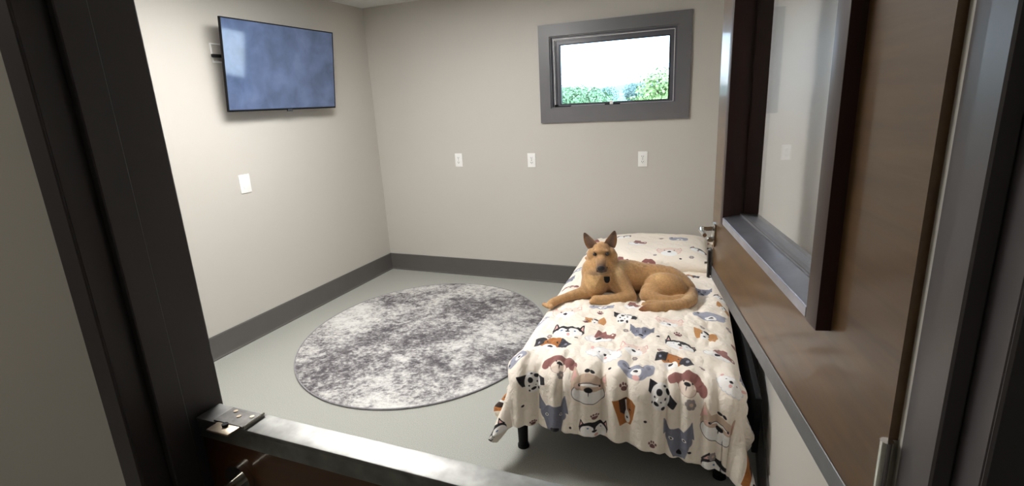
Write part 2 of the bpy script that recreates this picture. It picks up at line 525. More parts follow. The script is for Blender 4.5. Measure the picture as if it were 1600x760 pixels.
# lever set near the free edge
bm = bmesh.new()
box(bm, LL - 0.056, LL - 0.006, 0.0, 0.005, 1.088, 1.158, bev=0.002)
rs = obj('lever_rose', bm, M_chrome, up)
bm = bmesh.new()
tube(bm, [(LL - 0.030, 0.006, 1.141), (LL - 0.030, 0.034, 1.141), (LL - 0.038, 0.041, 1.141), (LL - 0.07, 0.043, 1.140), (LL - 0.105, 0.041, 1.139)], [0.008, 0.008, 0.008, 0.007, 0.006], 14)
obj('lever', bm, M_chrome, rs)
bm = bmesh.new()
cyl(bm, (LL - 0.030, 0.004, 1.106), (LL - 0.030, 0.018, 1.106), 0.009, seg=18)
box(bm, LL - 0.040, LL - 0.020, 0.017, 0.022, 1.103, 1.109, bev=0.002)
obj('thumb_turn', bm, M_chrome, rs)
bm = bmesh.new()
box(bm, LL - 0.030, LL - 0.004, 0.0025, 0.006, ZB + 0.001, ZB + 0.088, bev=0.001)
cyl(bm, (LL - 0.016, 0.009, ZB - 0.008), (LL - 0.016, 0.009, ZB + 0.080), 0.005, seg=14)
sb = obj('slide_bolt', bm, M_darksteel, up)
bm = bmesh.new()
cyl(bm, (LL - 0.016, 0.010, ZB + 0.040), (LL - 0.016, 0.022, ZB + 0.040), 0.004, seg=12)
obj('bolt_knob', bm, M_chrome, sb)
bm = bmesh.new()
for z in (1.10, 1.95):
    cyl(bm, (-0.006, 0.004, z - 0.05), (-0.006, 0.004, z + 0.05), 0.007, seg=14)
    box(bm, -0.004, 0.0, -0.04, 0.0, z - 0.05, z + 0.05)
obj('hinge', bm, M_chrome, up)

# ---------------------------------------------------------------- television
tvd_top, tvd_bot = 0.150, 0.080
tilt = math.asin((tvd_top - tvd_bot) / 0.580)
tv = thing('television', 'wall-mounted flat black television tilted down on the left wall', 'television', (0.085, -1.640, 1.585))
Mt = Matrix.Rotation(tilt, 4, 'Y')
TW, TH = 1.015, 0.575
bm = bmesh.new()
box(bm, -0.013, 0.0, 0, TW, 0, TH, bev=0.003, M=Mt)
box(bm, -0.055, -0.012, 0.12, TW - 0.12, 0.04, TH - 0.16, bev=0.01, M=Mt)
obj('housing', bm, M_black, tv)
bm = bmesh.new()
for a in ((0, TW, 0, 0.012), (0, TW, TH - 0.007, TH), (0, 0.007, 0.012, TH - 0.007), (TW - 0.007, TW, 0.012, TH - 0.007)):
    box(bm, -0.002, 0.005, a[0], a[1], a[2], a[3], bev=0.001, seg=1, M=Mt)
obj('bezel', bm, M_black, tv)
def screen_mat():
    m = bpy.data.materials.new('television_screen')
    m.use_nodes = True
    nt = m.node_tree
    b = nt.nodes['Principled BSDF']
    t = nt.nodes.new('ShaderNodeTexCoord')
    n = nt.nodes.new('ShaderNodeTexNoise')
    n.inputs['Scale'].default_value = 7
    n.inputs['Detail'].default_value = 5
    n.inputs['Distortion'].default_value = 0.25
    nt.links.new(t.outputs['Object'], n.inputs['Vector'])
    r = nt.nodes.new('ShaderNodeValToRGB')
    r.color_ramp.elements[0].position = 0.3
    r.color_ramp.elements[0].color = (*rgb(66, 80, 108), 1)
    r.color_ramp.elements[1].position = 0.72
    r.color_ramp.elements[1].color = (*rgb(88, 104, 138), 1)
    nt.links.new(n.outputs['Fac'], r.inputs['Fac'])
    nt.links.new(r.outputs['Color'], b.inputs['Base Color'])
    nt.links.new(r.outputs['Color'], b.inputs['Emission Color'])
    b.inputs['Emission Strength'].default_value = 0.22  # faint glow and mottled blue stand in for hazy reflections
    b.inputs['Roughness'].default_value = 0.07
    b.inputs['IOR'].default_value = 1.6
    return m
bm = bmesh.new(); box(bm, 0.0, 0.0025, 0.006, TW - 0.006, 0.011, TH - 0.006, M=Mt)
tag(obj('screen', bm, screen_mat(), tv), 'blue-grey glossy screen, hazy reflections put into its colour and glow')
bm = bmesh.new(); box(bm, -0.006, 0.008, 0.50, 0.545, -0.012, 0.006, bev=0.003, M=Mt); obj('sensor_bar', bm, mat('sensor_grey', rgb(60, 62, 66), 0.3), tv)
bm = bmesh.new()
box(bm, -0.083, -0.070, 0.22, 0.80, 0.10, 0.42, bev=0.003)
box(bm, -0.072, -0.02, 0.30, 0.34, 0.08, 0.44, bev=0.003)
box(bm, -0.072, -0.02, 0.68, 0.72, 0.08, 0.44, bev=0.003)
box(bm, -0.06, -0.045, 0.00, 0.30, 0.34, 0.36, bev=0.003)
obj('wall_bracket', bm, M_frameblack, tv)

# ---------------------------------------------------------------- wall plates
def plate(name, label, cat, loc, rotz, kind, w=0.072, h=0.118, group=None):
    t = thing(name, label, cat, loc, rotz, group)
    bm = bmesh.new(); box(bm, -w / 2, w / 2, -0.006, 0.0, -h / 2, h / 2, bev=0.0025)
    obj('cover_plate', bm, M_white, t)
    if kind == 'outlet':
        for z in (-0.020, 0.020):
            bm = bmesh.new(); box(bm, -0.017, 0.017, -0.009, -0.005, z - 0.0145, z + 0.0145, bev=0.0025)
            s = obj('receptacle', bm, M_white, t)
            bm = bmesh.new()
            box(bm, -0.0075, -0.0045, -0.0096, -0.0085, z - 0.003, z + 0.007)
            box(bm, 0.0045, 0.0075, -0.0096, -0.0085, z - 0.003, z + 0.006)
            cyl(bm, (0, -0.0085, z - 0.008), (0, -0.0096, z - 0.008), 0.0028, seg=10)
            obj('slot', bm, M_slot, s)
        bm = bmesh.new(); cyl(bm, (0, -0.005, 0), (0, -0.0078, 0), 0.003, seg=12); obj('screw', bm, M_chrome, t)
    elif kind == 'switch':
        bm = bmesh.new(); box(bm, -0.0175, 0.0175, -0.0095, -0.005, -0.034, 0.034, bev=0.002); obj('rocker', bm, M_white, t)
    return t
plate('wall_outlet', 'leftmost white power outlet on the back wall', 'outlet', (0.855, 0, 1.081), 0, 'outlet')
plate('wall_outlet', 'middle white power outlet on the back wall, left of the window', 'outlet', (1.549, 0, 1.075), 0, 'outlet')
plate('wall_outlet', 'right white power outlet on the back wall, under the window', 'outlet', (2.470, 0, 1.078), 0, 'outlet')
plate('wall_switch', 'white rocker switch plate on the left wall below the television', 'switch', (0, -1.545, 1.104), PI / 2, 'switch', 0.088, 0.128)
t = thing('cable_box', 'white recessed cable box on the wall behind the television', 'cable box', (0, -1.56, 1.955), PI / 2)
bm = bmesh.new()
for a in ((-0.06, 0.06, 0.05, 0.06), (-0.06, 0.06, -0.06, -0.05), (-0.06, -0.05, -0.05, 0.05), (0.05, 0.06, -0.05, 0.05)):
    box(bm, a[0], a[1], -0.008, 0.0, a[2], a[3], bev=0.001, seg=1)
obj('rim', bm, M_white, t)
obj('back_plate', bx(-0.051, 0.051, -0.003, 0.0, -0.051, 0.051), M_wall, t)

# ---------------------------------------------------------------- rug
def rug_mat():
    m = bpy.data.materials.new('distressed_rug')
    m.use_nodes = True
    nt = m.node_tree
    b = nt.nodes['Principled BSDF']
    b.inputs['Roughness'].default_value = 0.95
    b.inputs['Specular IOR Level'].default_value = 0.1
    t = nt.nodes.new('ShaderNodeTexCoord')
    def nn(scale, detail, rough, dist=0.0, st=(1, 1, 1)):
        mpn = nt.nodes.new('ShaderNodeMapping')
        mpn.inputs['Scale'].default_value = st
        mpn.inputs['Location'].default_value = (3.71, 7.37, 1.93)
        n = nt.nodes.new('ShaderNodeTexNoise')
        n.inputs['Scale'].default_value = scale
        n.inputs['Detail'].default_value = detail
        n.inputs['Roughness'].default_value = rough
        n.inputs['Distortion'].default_value = dist
        nt.links.new(t.outputs['Object'], mpn.inputs['Vector'])
        nt.links.new(mpn.outputs['Vector'], n.inputs['Vector'])
        return n.outputs['Fac']
    def math_(op, a, b_):
        q = nt.nodes.new('ShaderNodeMath'); q.operation = op
        for i, v in enumerate((a, b_)):
            if isinstance(v, (int, float)): q.inputs[i].default_value = v
            else: nt.links.new(v, q.inputs[i])
        return q.outputs[0]
    big = nn(2.3, 3, 0.5, 0.3, (1.0, 0.9, 1))
    mid = nn(15, 8, 0.78, 0.0, (1.0, 1.1, 1))
    fine = nn(46, 5, 0.8, 0.0, (1.0, 1.15, 1))
    s = math_('ADD', math_('MULTIPLY', big, 0.85), math_('ADD', math_('MULTIPLY', mid, 0.95), math_('MULTIPLY', fine, 0.7)))
    r = nt.nodes.new('ShaderNodeValToRGB')
    els = r.color_ramp.elements
    els[0].position = 0.416; els[0].color = (*rgb(86, 83, 86), 1)
    els[1].position = 0.562; els[1].color = (*rgb(214, 213, 210), 1)
    e = els.new(0.465); e.color = (*rgb(134, 131, 133), 1)
    e = els.new(0.508); e.color = (*rgb(186, 184, 182), 1)
    s2 = math_('MULTIPLY', s, 0.3846)
    nt.links.new(s2, r.inputs['Fac'])
    nt.links.new(r.outputs['Color'], b.inputs['Base Color'])
    bp = nt.nodes.new('ShaderNodeBump')
    bp.inputs['Strength'].default_value = 0.5
    bp.inputs['Distance'].default_value = 0.004
    nt.links.new(fine, bp.inputs['Height'])
    nt.links.new(bp.outputs['Normal'], b.inputs['Normal'])
    return m
rug = thing('round_rug', 'large round grey and white distressed rug on the vinyl floor', 'rug', (1.155, -1.235, 0.0), math.radians(14.7))
RA, RB = 0.850, 0.992
bm = bmesh.new()
N = 128
rings = []
for (k, z) in ((0.0, 0.0105), (0.25, 0.0105), (0.5, 0.0105), (0.75, 0.0105), (0.985, 0.0105), (0.993, 0.009), (0.993, 0.001)):
    if k == 0: rings.append([bm.verts.new((0, 0, z))]); continue
    rings.append([bm.verts.new((RA * k * math.cos(2 * PI * i / N), RB * k * math.sin(2 * PI * i / N), z)) for i in range(N)])
for i in range(N):
    bm.faces.new((rings[0][0], rings[1][i], rings[1][(i + 1) % N]))
for a in range(1, len(rings) - 1):
    for i in range(N):
        bm.faces.new((rings[a][i], rings[a + 1][i], rings[a + 1][(i + 1) % N], rings[a][(i + 1) % N]))
bm.faces.new(rings[-1][::-1])
obj('rug_pile', bm, rug_mat(), rug)
bm = bmesh.new()
pts = [(RA * 0.996 * math.cos(2 * PI * i / N), RB * 0.996 * math.sin(2 * PI * i / N)) for i in range(N)]
prev = None; first = None; RS = []
for (x, y) in pts:
    n2 = Vector((x / RA ** 2, y / RB ** 2, 0)).normalized()
    RS.append([bm.verts.new(Vector((x, y, 0.0062)) + n2 * 0.0052 * math.cos(a) + Vector((0, 0, 0.0058 * math.sin(a)))) for a in [2 * PI * j / 8 for j in range(8)]])
for i in range(N):
    for j in range(8):
        bm.faces.new((RS[i][j], RS[(i + 1) % N][j], RS[(i + 1) % N][(j + 1) % 8], RS[i][(j + 1) % 8]))
tag(obj('edge_binding', bm, mat('rug_binding', rgb(140, 138, 142), 0.9, noise=(40, 0.2, 3)), rug), 'darker grey bound edge')

# ---------------------------------------------------------------- bed: frame, mattress
BED = Matrix.Translation((2.576, -0.055, 0)) @ Matrix.Rotation(math.radians(4.0), 4, 'Z')
bf = thing('bed_frame', 'low black metal bed frame under the printed comforter', 'bed', (2.576, -0.055, 0), math.radians(4.0))
bm = bmesh.new()
box(bm, -0.475, -0.43, -2.16, -0.02, 0.19, 0.235, bev=0.004)
box(bm, 0.40, 0.44, -2.16, -0.02, 0.19, 0.235, bev=0.004)
box(bm, -0.43, 0.40, -2.16, -2.12, 0.19, 0.235, bev=0.004)
box(bm, -0.43, 0.40, -0.06, -0.02, 0.19, 0.235, bev=0.004)
obj('side_rails', bm, M_frameblack, bf)
bm = bmesh.new(); box(bm, 0.518, 0.542, -2.10, -0.02, 0.12, 0.37, bev=0.004); box(bm, 0.44, 0.52, -0.30, -0.24, 0.20, 0.23); box(bm, 0.44, 0.52, -1.9, -1.84, 0.20, 0.23)
obj('gap_blackout', bm, M_frameblack, bf)  # black board added to keep the gap beside the bed dark
for k in range(9):
    obj('slat', bx(-0.43, 0.40, -0.16 - k * 0.23 - 0.03, -0.16 - k * 0.23 + 0.03, 0.205, 0.23), M_frameblack, bf)
for (x, y) in ((-0.452, -2.135), (0.40, -2.125), (-0.452, -1.08), (0.40, -1.08), (-0.452, -0.06), (0.40, -0.06)):
    bm = bmesh.new()
    cyl(bm, (x, y, 0.19), (x, y, 0.012), 0.026, 0.022, 20)
    cyl(bm, (x, y, 0.014), (x, y, 0.0), 0.026, 0.027, 20)
    obj('leg', bm, M_frameblack, bf)
mt = obj('mattress', bx(-0.435, 0.435, -2.165, -0.015, 0.236, 0.415, bev=0.035, seg=4), mat('mattress_ticking', rgb(60, 60, 64), 0.9, noise=(30, 0.1, 3)))
mt.matrix_world = BED
tag(mt, 'dark mattress lying on the black bed frame beneath the comforter', 'mattress')
# ---------------------------------------------------------------- comforter surface
def _h(i, s):
    v = np.sin(i * 127.1 + s * 311.7) * 43758.5453
    return v - np.floor(v)

def vnoise(x, seed):
    i = np.floor(x); f = x - i; f = f * f * (3 - 2 * f)
    return (_h(i, seed) * (1 - f) + _h(i + 1, seed) * f) * 2 - 1

def vnoise2(x, y, seed):
    ix, iy = np.floor(x), np.floor(y)
    fx, fy = x - ix, y - iy
    fx = fx * fx * (3 - 2 * fx); fy = fy * fy * (3 - 2 * fy)
    def g(a, b): return _h(a + b * 57.0, seed)
    return ((g(ix, iy) * (1 - fx) + g(ix + 1, iy) * fx) * (1 - fy) + (g(ix, iy + 1) * (1 - fx) + g(ix + 1, iy + 1) * fx) * fy) * 2 - 1

CU0, CU1, CV0, CV1 = -0.705, 0.660, -2.450, -0.02   # cloth extent (across, along)
RX0, RX1, RY = -0.415, 0.392, -2.165                # flat part of the top
CTOP = 0.452

def cloth(u, v):
    """u across the bed, v from head (0) to foot (negative); returns bed coordinates"""
    u = np.asarray(u, float); v = np.asarray(v, float)
    # the comforter lies a little askew: it hangs lower towards the right of the foot end
    v = v + (v / CV0) * (-0.075 * np.clip((u + 0.15) / 0.6, 0, 1) ** 1.3)
    cx = np.clip(u, RX0, RX1); cy = np.maximum(v, RY)
    ex = u - cx; ey = v - cy
    rho = np.hypot(ex, ey)
    dx = np.where(rho > 1e-6, ex / np.maximum(rho, 1e-6), 0); dy = np.where(rho > 1e-6, ey / np.maximum(rho, 1e-6), 0)
    r = 0.075
    q = np.minimum(rho / r, PI / 2)
    out = r * np.sin(q); drop = r * (1 - np.cos(q))
    rest = np.maximum(rho - r * PI / 2, 0)
    th = np.arctan2(-ey, np.abs(ex) + 1e-9)
    corner = np.sin(2 * np.clip(th, 0, PI / 2))
    slope = np.where(ex > 0, 0.08, 0.16) + 0.20 * corner
    out = out + rest * slope; drop = drop + rest * np.sqrt(1 - slope ** 2)
    # pleats running down the foot side and gathers on the near end of the top
    foot = np.clip((-v - 1.93) / 0.28, 0, 1); foot = foot * foot * (3 - 2 * foot)
    pl = 0.55 * vnoise(u * 21 + 0.9 * vnoise(v * 3, 5.0), 1.0) + 0.45 * vnoise(u * 38 + 3, 2.0) + 0.4 * vnoise(u * 9, 4.0)
    amp = 0.034 * foot * (1 - 0.65 * corner)
    out = out + pl * amp * np.clip(rho / 0.08, 0, 1)
    side = np.clip(np.abs(ex) / 0.1, 0, 1)
    side = side * np.where(ex > 0, 0.35, 1.0)
    out = out + side * (0.014 * vnoise(v * 5.2, 8.0) + 0.007 * vnoise(v * 13, 9.0)) * np.clip(rest / 0.08, 0, 1)
    # a deep fold in each corner
    out = out + corner * rest * 0.30 * np.sin(th * 7.0 + 0.6) * np.where(u < 0, 1.0, 0.6)
    x = cx + dx * out; y = cy + dy * out
    z = CTOP - drop
    onTop = 1 - np.clip(rho / 0.12, 0, 1)
    z = z + onTop * (0.012 * vnoise2(u * 7, v * 7, 3.0) + 0.009 * vnoise2(u * 17, v * 15, 6.0) + 0.0055 * vnoise2(u * 46, v * 30, 7.0) + 0.0026 * vnoise2(u * 95 + 2 * vnoise2(u * 12, v * 12, 31.0), v * 60, 17.0))
    z = z + onTop * pl * 0.024 * foot
    z = z + 0.020 * onTop * (1 - (u / 0.45) ** 2)
    # shallow dent where the dog lies
    z = z - 0.012 * onTop * np.exp(-(((u - 0.05) / 0.30) ** 2 + ((v + 1.27) / 0.20) ** 2) * 1.5)
    z = z - 0.018 * onTop * np.clip((v + 1.0) / 0.15, 0, 1)      # pressed down under the pillow
    # hem reaching the floor in the corners
    z = np.maximum(z, 0.014)
    return x, y, z

# prints: generic dog faces, bones, paw marks and flowers painted into an image made here
CREAM = (245, 235, 222)
def hexc(c): return np.array([v / 255.0 for v in c], float)
BLK, WHT, PNK = (34, 32, 36), (247, 245, 243), (226, 178, 172)
GRY, GRY2, BRN, MAU, TAN, BEI = (158, 160, 176), (122, 124, 140), (176, 112, 58), (146, 98, 94), (196, 142, 92), (206, 182, 162)
def ears(kind_col, inner, spread=0.36, h=0.30, base=0.12):
    L = []
    for s in (-1, 1):
        L.append(('p', [(s * (spread - 0.13), base), (s * (spread + 0.13), base - 0.02), (s * (spread + 0.07), base + h)], kind_col))
        L.append(('p', [(s * (spread - 0.05), base + 0.02), (s * (spread + 0.09), base + 0.01), (s * (spread + 0.055), base + h * 0.72)], inner))
    return L
def muzzle(y=-0.12, r=0.2, col=WHT, nose=0.05):
    return [('e', 0, y, r, r * 0.72, 0, col), ('e', 0, y + 0.05, nose * 1.3, nose * 0.8, 0, BLK),
            ('e', 0, y - 0.03, 0.008, 0.045, 0, BLK), ('e', -0.03, y - 0.075, 0.035, 0.009, 25, BLK), ('e', 0.03, y - 0.075, 0.035, 0.009, -25, BLK)]
def eyes(y=0.06, x=0.15, r=0.028):
    return [('e', -x, y, r, r * 1.1, 0, BLK), ('e', x, y, r, r * 1.1, 0, BLK), ('e', -x + 0.01, y + 0.01, r * 0.35, r * 0.35, 0, WHT), ('e', x + 0.01, y + 0.01, r * 0.35, r * 0.35, 0, WHT)]
KIND = {
 'C': ears(BEI, PNK, 0.33, 0.32, 0.10) + [('e', 0, 0, 0.45, 0.27, 0, BEI), ('e', 0, -0.14, 0.42, 0.24, 0, BLK), ('e', 0, -0.14, 0.408, 0.228, 0, WHT),
       ('p', [(-0.36, 0.02), (0.36, 0.02), (0.30, -0.05), (-0.30, -0.05)], BEI), ('e', -0.27, 0.02, 0.07, 0.05, 0, (228, 196, 186)), ('e', 0.27, 0.02, 0.07, 0.05, 0, (228, 196, 186))]
       + eyes(0.04, 0.24, 0.026) + [('e', 0, -0.04, 0.10, 0.055, 0, BLK), ('e', 0, -0.12, 0.01, 0.05, 0, BLK),
       ('e', -0.06, 0.32, 0.06, 0.035, 15, BLK), ('e', 0.06, 0.32, 0.06, 0.035, -15, BLK)],
 'P': ears(PNK, CREAM, 0.34, 0.24, 0.10) + [('e', 0, 0.02, 0.44, 0.25, 0, PNK), ('e', 0, 0.02, 0.425, 0.235, 0, (238, 216, 204)), ('e', 0, -0.14, 0.30, 0.17, 0, WHT),
       ('e', 0, -0.08, 0.07, 0.045, 0, BLK)] + eyes(0.05, 0.18, 0.02),
 'G': [('e', 0, 0, 0.5, 0.25, 0, GRY), ('e', -0.38, 0.16, 0.12, 0.10, 0, GRY), ('e', 0.38, 0.16, 0.12, 0.10, 0, GRY), ('e', -0.36, 0.16, 0.05, 0.05, 0, BLK), ('e', 0.24, 0.19, 0.05, 0.03, 0, (90, 92, 108)),
       ('e', 0.06, -0.08, 0.18, 0.11, 0, WHT), ('e', 0.08, -0.09, 0.06, 0.05, 0, BLK)],
 'O': [('p', [(-0.08, 0.08), (-0.48, 0.18), (-0.42, -0.02), (-0.28, -0.24), (-0.06, -0.12)], TAN), ('p', [(0.08, 0.08), (0.36, 0.26), (0.50, 0.02), (0.44, -0.24), (0.10, -0.12)], TAN),
       ('e', 0, -0.06, 0.16, 0.18, 0, WHT), ('e', 0.02, 0.10, 0.11, 0.06, 0, BLK), ('e', 0, -0.12, 0.04, 0.03, 0, BLK), ('e', -0.12, 0.0, 0.025, 0.025, 0, BLK), ('e', 0.14, 0.0, 0.025, 0.025, 0, BLK)],
 'D': [('p', [(-0.5, 0.34), (-0.16, 0.34), (-0.30, -0.04), (-0.42, 0.0)], BLK), ('p', [(0.30, 0.24), (0.52, 0.10), (0.50, -0.12), (0.26, -0.14)], BLK),
       ('e', 0, 0.02, 0.33, 0.42, 0, WHT), ('e', -0.08, 0.14, 0.08, 0.10, 0, BLK), ('e', 0.17, 0.27, 0.11, 0.08, -20, BLK), ('e', 0.14, 0.02, 0.035, 0.045, 0, BLK),
       ('e', -0.16, -0.05, 0.03, 0.03, 0, BLK), ('e', 0.0, 0.36, 0.04, 0.03, 0, BLK), ('e', -0.05, -0.22, 0.085, 0.06, 0, BLK), ('e', 0.17, -0.28, 0.05, 0.06, 0, BLK), ('e', -0.20, -0.25, 0.025, 0.04, 0, BLK), ('e', 0.05, -0.1, 0.02, 0.02, 0, BLK)],
 'S': [('p', [(-0.48, 0.46), (-0.46, 0.02), (-0.20, 0.14)], GRY2), ('p', [(0.48, 0.40), (0.46, 0.0), (0.20, 0.14)], GRY2), ('e', 0, -0.02, 0.40, 0.26, 0, GRY2), ('e', -0.02, 0.0, 0.05, 0.20, 0, GRY),
       ('e', 0, -0.20, 0.28, 0.12, 0, GRY), ('e', 0, -0.16, 0.09, 0.05, 0, BLK)] + eyes(0.02, 0.16, 0.03),
 'H': ears(BLK, PNK, 0.36, 0.26, 0.06) + [('e', 0, 0.0, 0.48, 0.27, 0, BLK), ('e', -0.2, -0.06, 0.24, 0.20, 0, WHT), ('e', 0.2, -0.06, 0.24, 0.20, 0, WHT), ('e', 0, -0.13, 0.36, 0.17, 0, WHT),
       ('p', [(-0.05, 0.24), (0.05, 0.24), (0, -0.02)], BLK), ('e', 0, -0.05, 0.06, 0.04, 0, BLK), ('e', -0.2, 0.04, 0.035, 0.022, 0, (90, 120, 160)), ('e', 0.2, 0.04, 0.035, 0.022, 0, (90, 120, 160)), ('e', 0.05, -0.18, 0.05, 0.05, 0, PNK)],
 'B': [('e', -0.02, -0.16, 0.46, 0.22, 0, (190, 190, 192)), ('e', -0.02, -0.16, 0.44, 0.205, 0, WHT), ('e', -0.26, -0.04, 0.05, 0.06, 0, WHT), ('p', [(-0.20, 0.02), (-0.12, 0.30), (0.16, 0.30), (0.22, 0.12), (0.50, 0.08), (0.50, -0.08), (0.20, -0.10), (0.0, -0.02)], MAU),
       ('e', 0.44, 0.04, 0.10, 0.10, 0, MAU), ('e', 0.44, 0.05, 0.04, 0.04, 0, CREAM), ('e', -0.02, -0.10, 0.10, 0.055, 0, BLK)],
 'E': [('e', 0, 0.04, 0.34, 0.26, 0, BRN), ('p', [(-0.24, 0.24), (-0.52, 0.20), (-0.48, -0.12), (-0.24, -0.02)], (52, 50, 54)), ('p', [(0.24, 0.24), (0.56, -0.02), (0.46, -0.18), (0.20, -0.08)], (60, 58, 66)),
       ('e', -0.40, 0.08, 0.04, 0.04, 0, GRY), ('e', 0.40, 0.0, 0.04, 0.04, 0, GRY), ('e', -0.02, -0.16, 0.20, 0.13, 0, WHT), ('e', -0.02, -0.12, 0.075, 0.05, 0, BLK)] + eyes(0.05, 0.14, 0.024),
 'W': [('e', 0.47 * math.cos(a) * (1.0 if k % 2 else 0.92), 0.25 * math.sin(a), 0.09, 0.07, 0, (206, 208, 214)) for k, a in enumerate([i * PI / 9 for i in range(18)])]
      + [('e', 0.455 * math.cos(a), 0.24 * math.sin(a), 0.08, 0.06, 0, WHT) for a in [i * PI / 9 for i in range(18)]]
      + [('e', 0, 0, 0.44, 0.24, 0, WHT), ('e', 0.02, 0.02, 0.05, 0.035, 0, BLK), ('e', -0.16, 0.06, 0.022, 0.02, 0, (90, 90, 96)), ('e', 0.18, 0.06, 0.022, 0.02, 0, (90, 90, 96)),
       ('e', 0.06, -0.08, 0.05, 0.05, 0, PNK), ('e', 0.42, 0.26, 0.06, 0.09, -20, PNK), ('e', -0.40, 0.24, 0.05, 0.07, 20, PNK)],
 'M': [('e', 0, 0.02, 0.44, 0.20, 0, MAU), ('e', -0.40, -0.06, 0.12, 0.14, 0, MAU), ('e', 0.40, -0.06, 0.12, 0.14, 0, MAU), ('e', -0.18, 0.12, 0.14, 0.12, 0, MAU), ('e', 0.16, 0.12, 0.16, 0.13, 0, MAU),
       ('e', 0, -0.14, 0.24, 0.17, 0, (150, 110, 100)), ('e', 0, -0.15, 0.225, 0.155, 0, (238, 220, 206)), ('e', 0, -0.07, 0.07, 0.04, 0, BLK), ('e', 0, -0.14, 0.008, 0.05, 0, BLK), ('e', -0.09, -0.02, 0.018, 0.02, 0, BLK), ('e', 0.10, -0.02, 0.018, 0.02, 0, BLK)],
 'K': [('e', -0.34, 0.06, 0.18, 0.30, 15, GRY), ('e', 0.34, 0.10, 0.18, 0.30, -15, GRY), ('e', -0.34, 0.12, 0.07, 0.12, 15, GRY2), ('e', 0.34, 0.16, 0.07, 0.12, -15, GRY2), ('e', 0, -0.08, 0.36, 0.28, 0, (158, 160, 176)),
       ('e', 0.02, -0.10, 0.16, 0.16, 0, WHT), ('e', 0.02, -0.08, 0.07, 0.05, 0, BLK), ('e', -0.2, 0.12, 0.06, 0.035, 0, BLK), ('e', 0.2, 0.14, 0.05, 0.03, 0, BLK), ('e', 0.04, -0.30, 0.10, 0.07, 0, PNK)],
 'X': [('p', [(-0.46, 0.62), (-0.50, 0.10), (-0.20, 0.22)], GRY2), ('p', [(0.46, 0.68), (0.50, 0.10), (0.20, 0.22)], GRY2), ('e', 0, 0.04, 0.44, 0.30, 0, GRY2), ('p', [(-0.36, -0.04), (0.36, -0.04), (0.20, -0.60), (-0.20, -0.60)], GRY2),
       ('e', 0, -0.50, 0.20, 0.16, 0, (126, 128, 142)), ('e', 0, -0.48, 0.12, 0.085, 0, BLK), ('e', -0.22, 0.0, 0.06, 0.05, 0, WHT), ('e', 0.22, 0.02, 0.06, 0.05, 0, WHT), ('e', -0.22, 0.0, 0.03, 0.03, 0, BLK), ('e', 0.22, 0.02, 0.03, 0.03, 0, BLK)],
 'T': [('p', [(-0.46, 0.40), (-0.04, 0.50), (0.42, 0.50), (0.54, 0.34), (0.40, -0.30), (0.28, -0.62), (-0.26, -0.72), (-0.34, -0.2)], BRN), ('p', [(-0.22, 0.46), (0.12, 0.50), (0.10, 0.0), (-0.06, -0.26), (-0.20, -0.1)], (50, 34, 28)),
       ('e', 0.12, -0.34, 0.17, 0.30, 0, WHT), ('p', [(0.03, 0.40), (0.11, 0.40), (0.14, -0.2), (0.06, -0.2)], WHT), ('e', 0.12, -0.40, 0.06, 0.05, 0, BLK), ('e', -0.08, 0.02, 0.04, 0.04, 0, BLK), ('e', 0.30, 0.04, 0.04, 0.04, 0, BLK)],
 'F': [('e', 0.30 * math.cos(a), 0.30 * math.sin(a), 0.2, 0.2, 0, (150, 140, 140)) for a in [k * 2 * PI / 6 for k in range(6)]] + [('e', 0, 0, 0.16, 0.16, 0, BEI)],
 'Q': [('e', 0, -0.14, 0.36, 0.26, 0, (120, 84, 82))] + [('e', x, y, 0.12, 0.16, 0, (120, 84, 82)) for (x, y) in ((-0.42, 0.14), (-0.15, 0.34), (0.15, 0.34), (0.42, 0.14))],
 'q': [('e', 0, 0, 0.45, 0.4, 0, (46, 40, 44))],
}
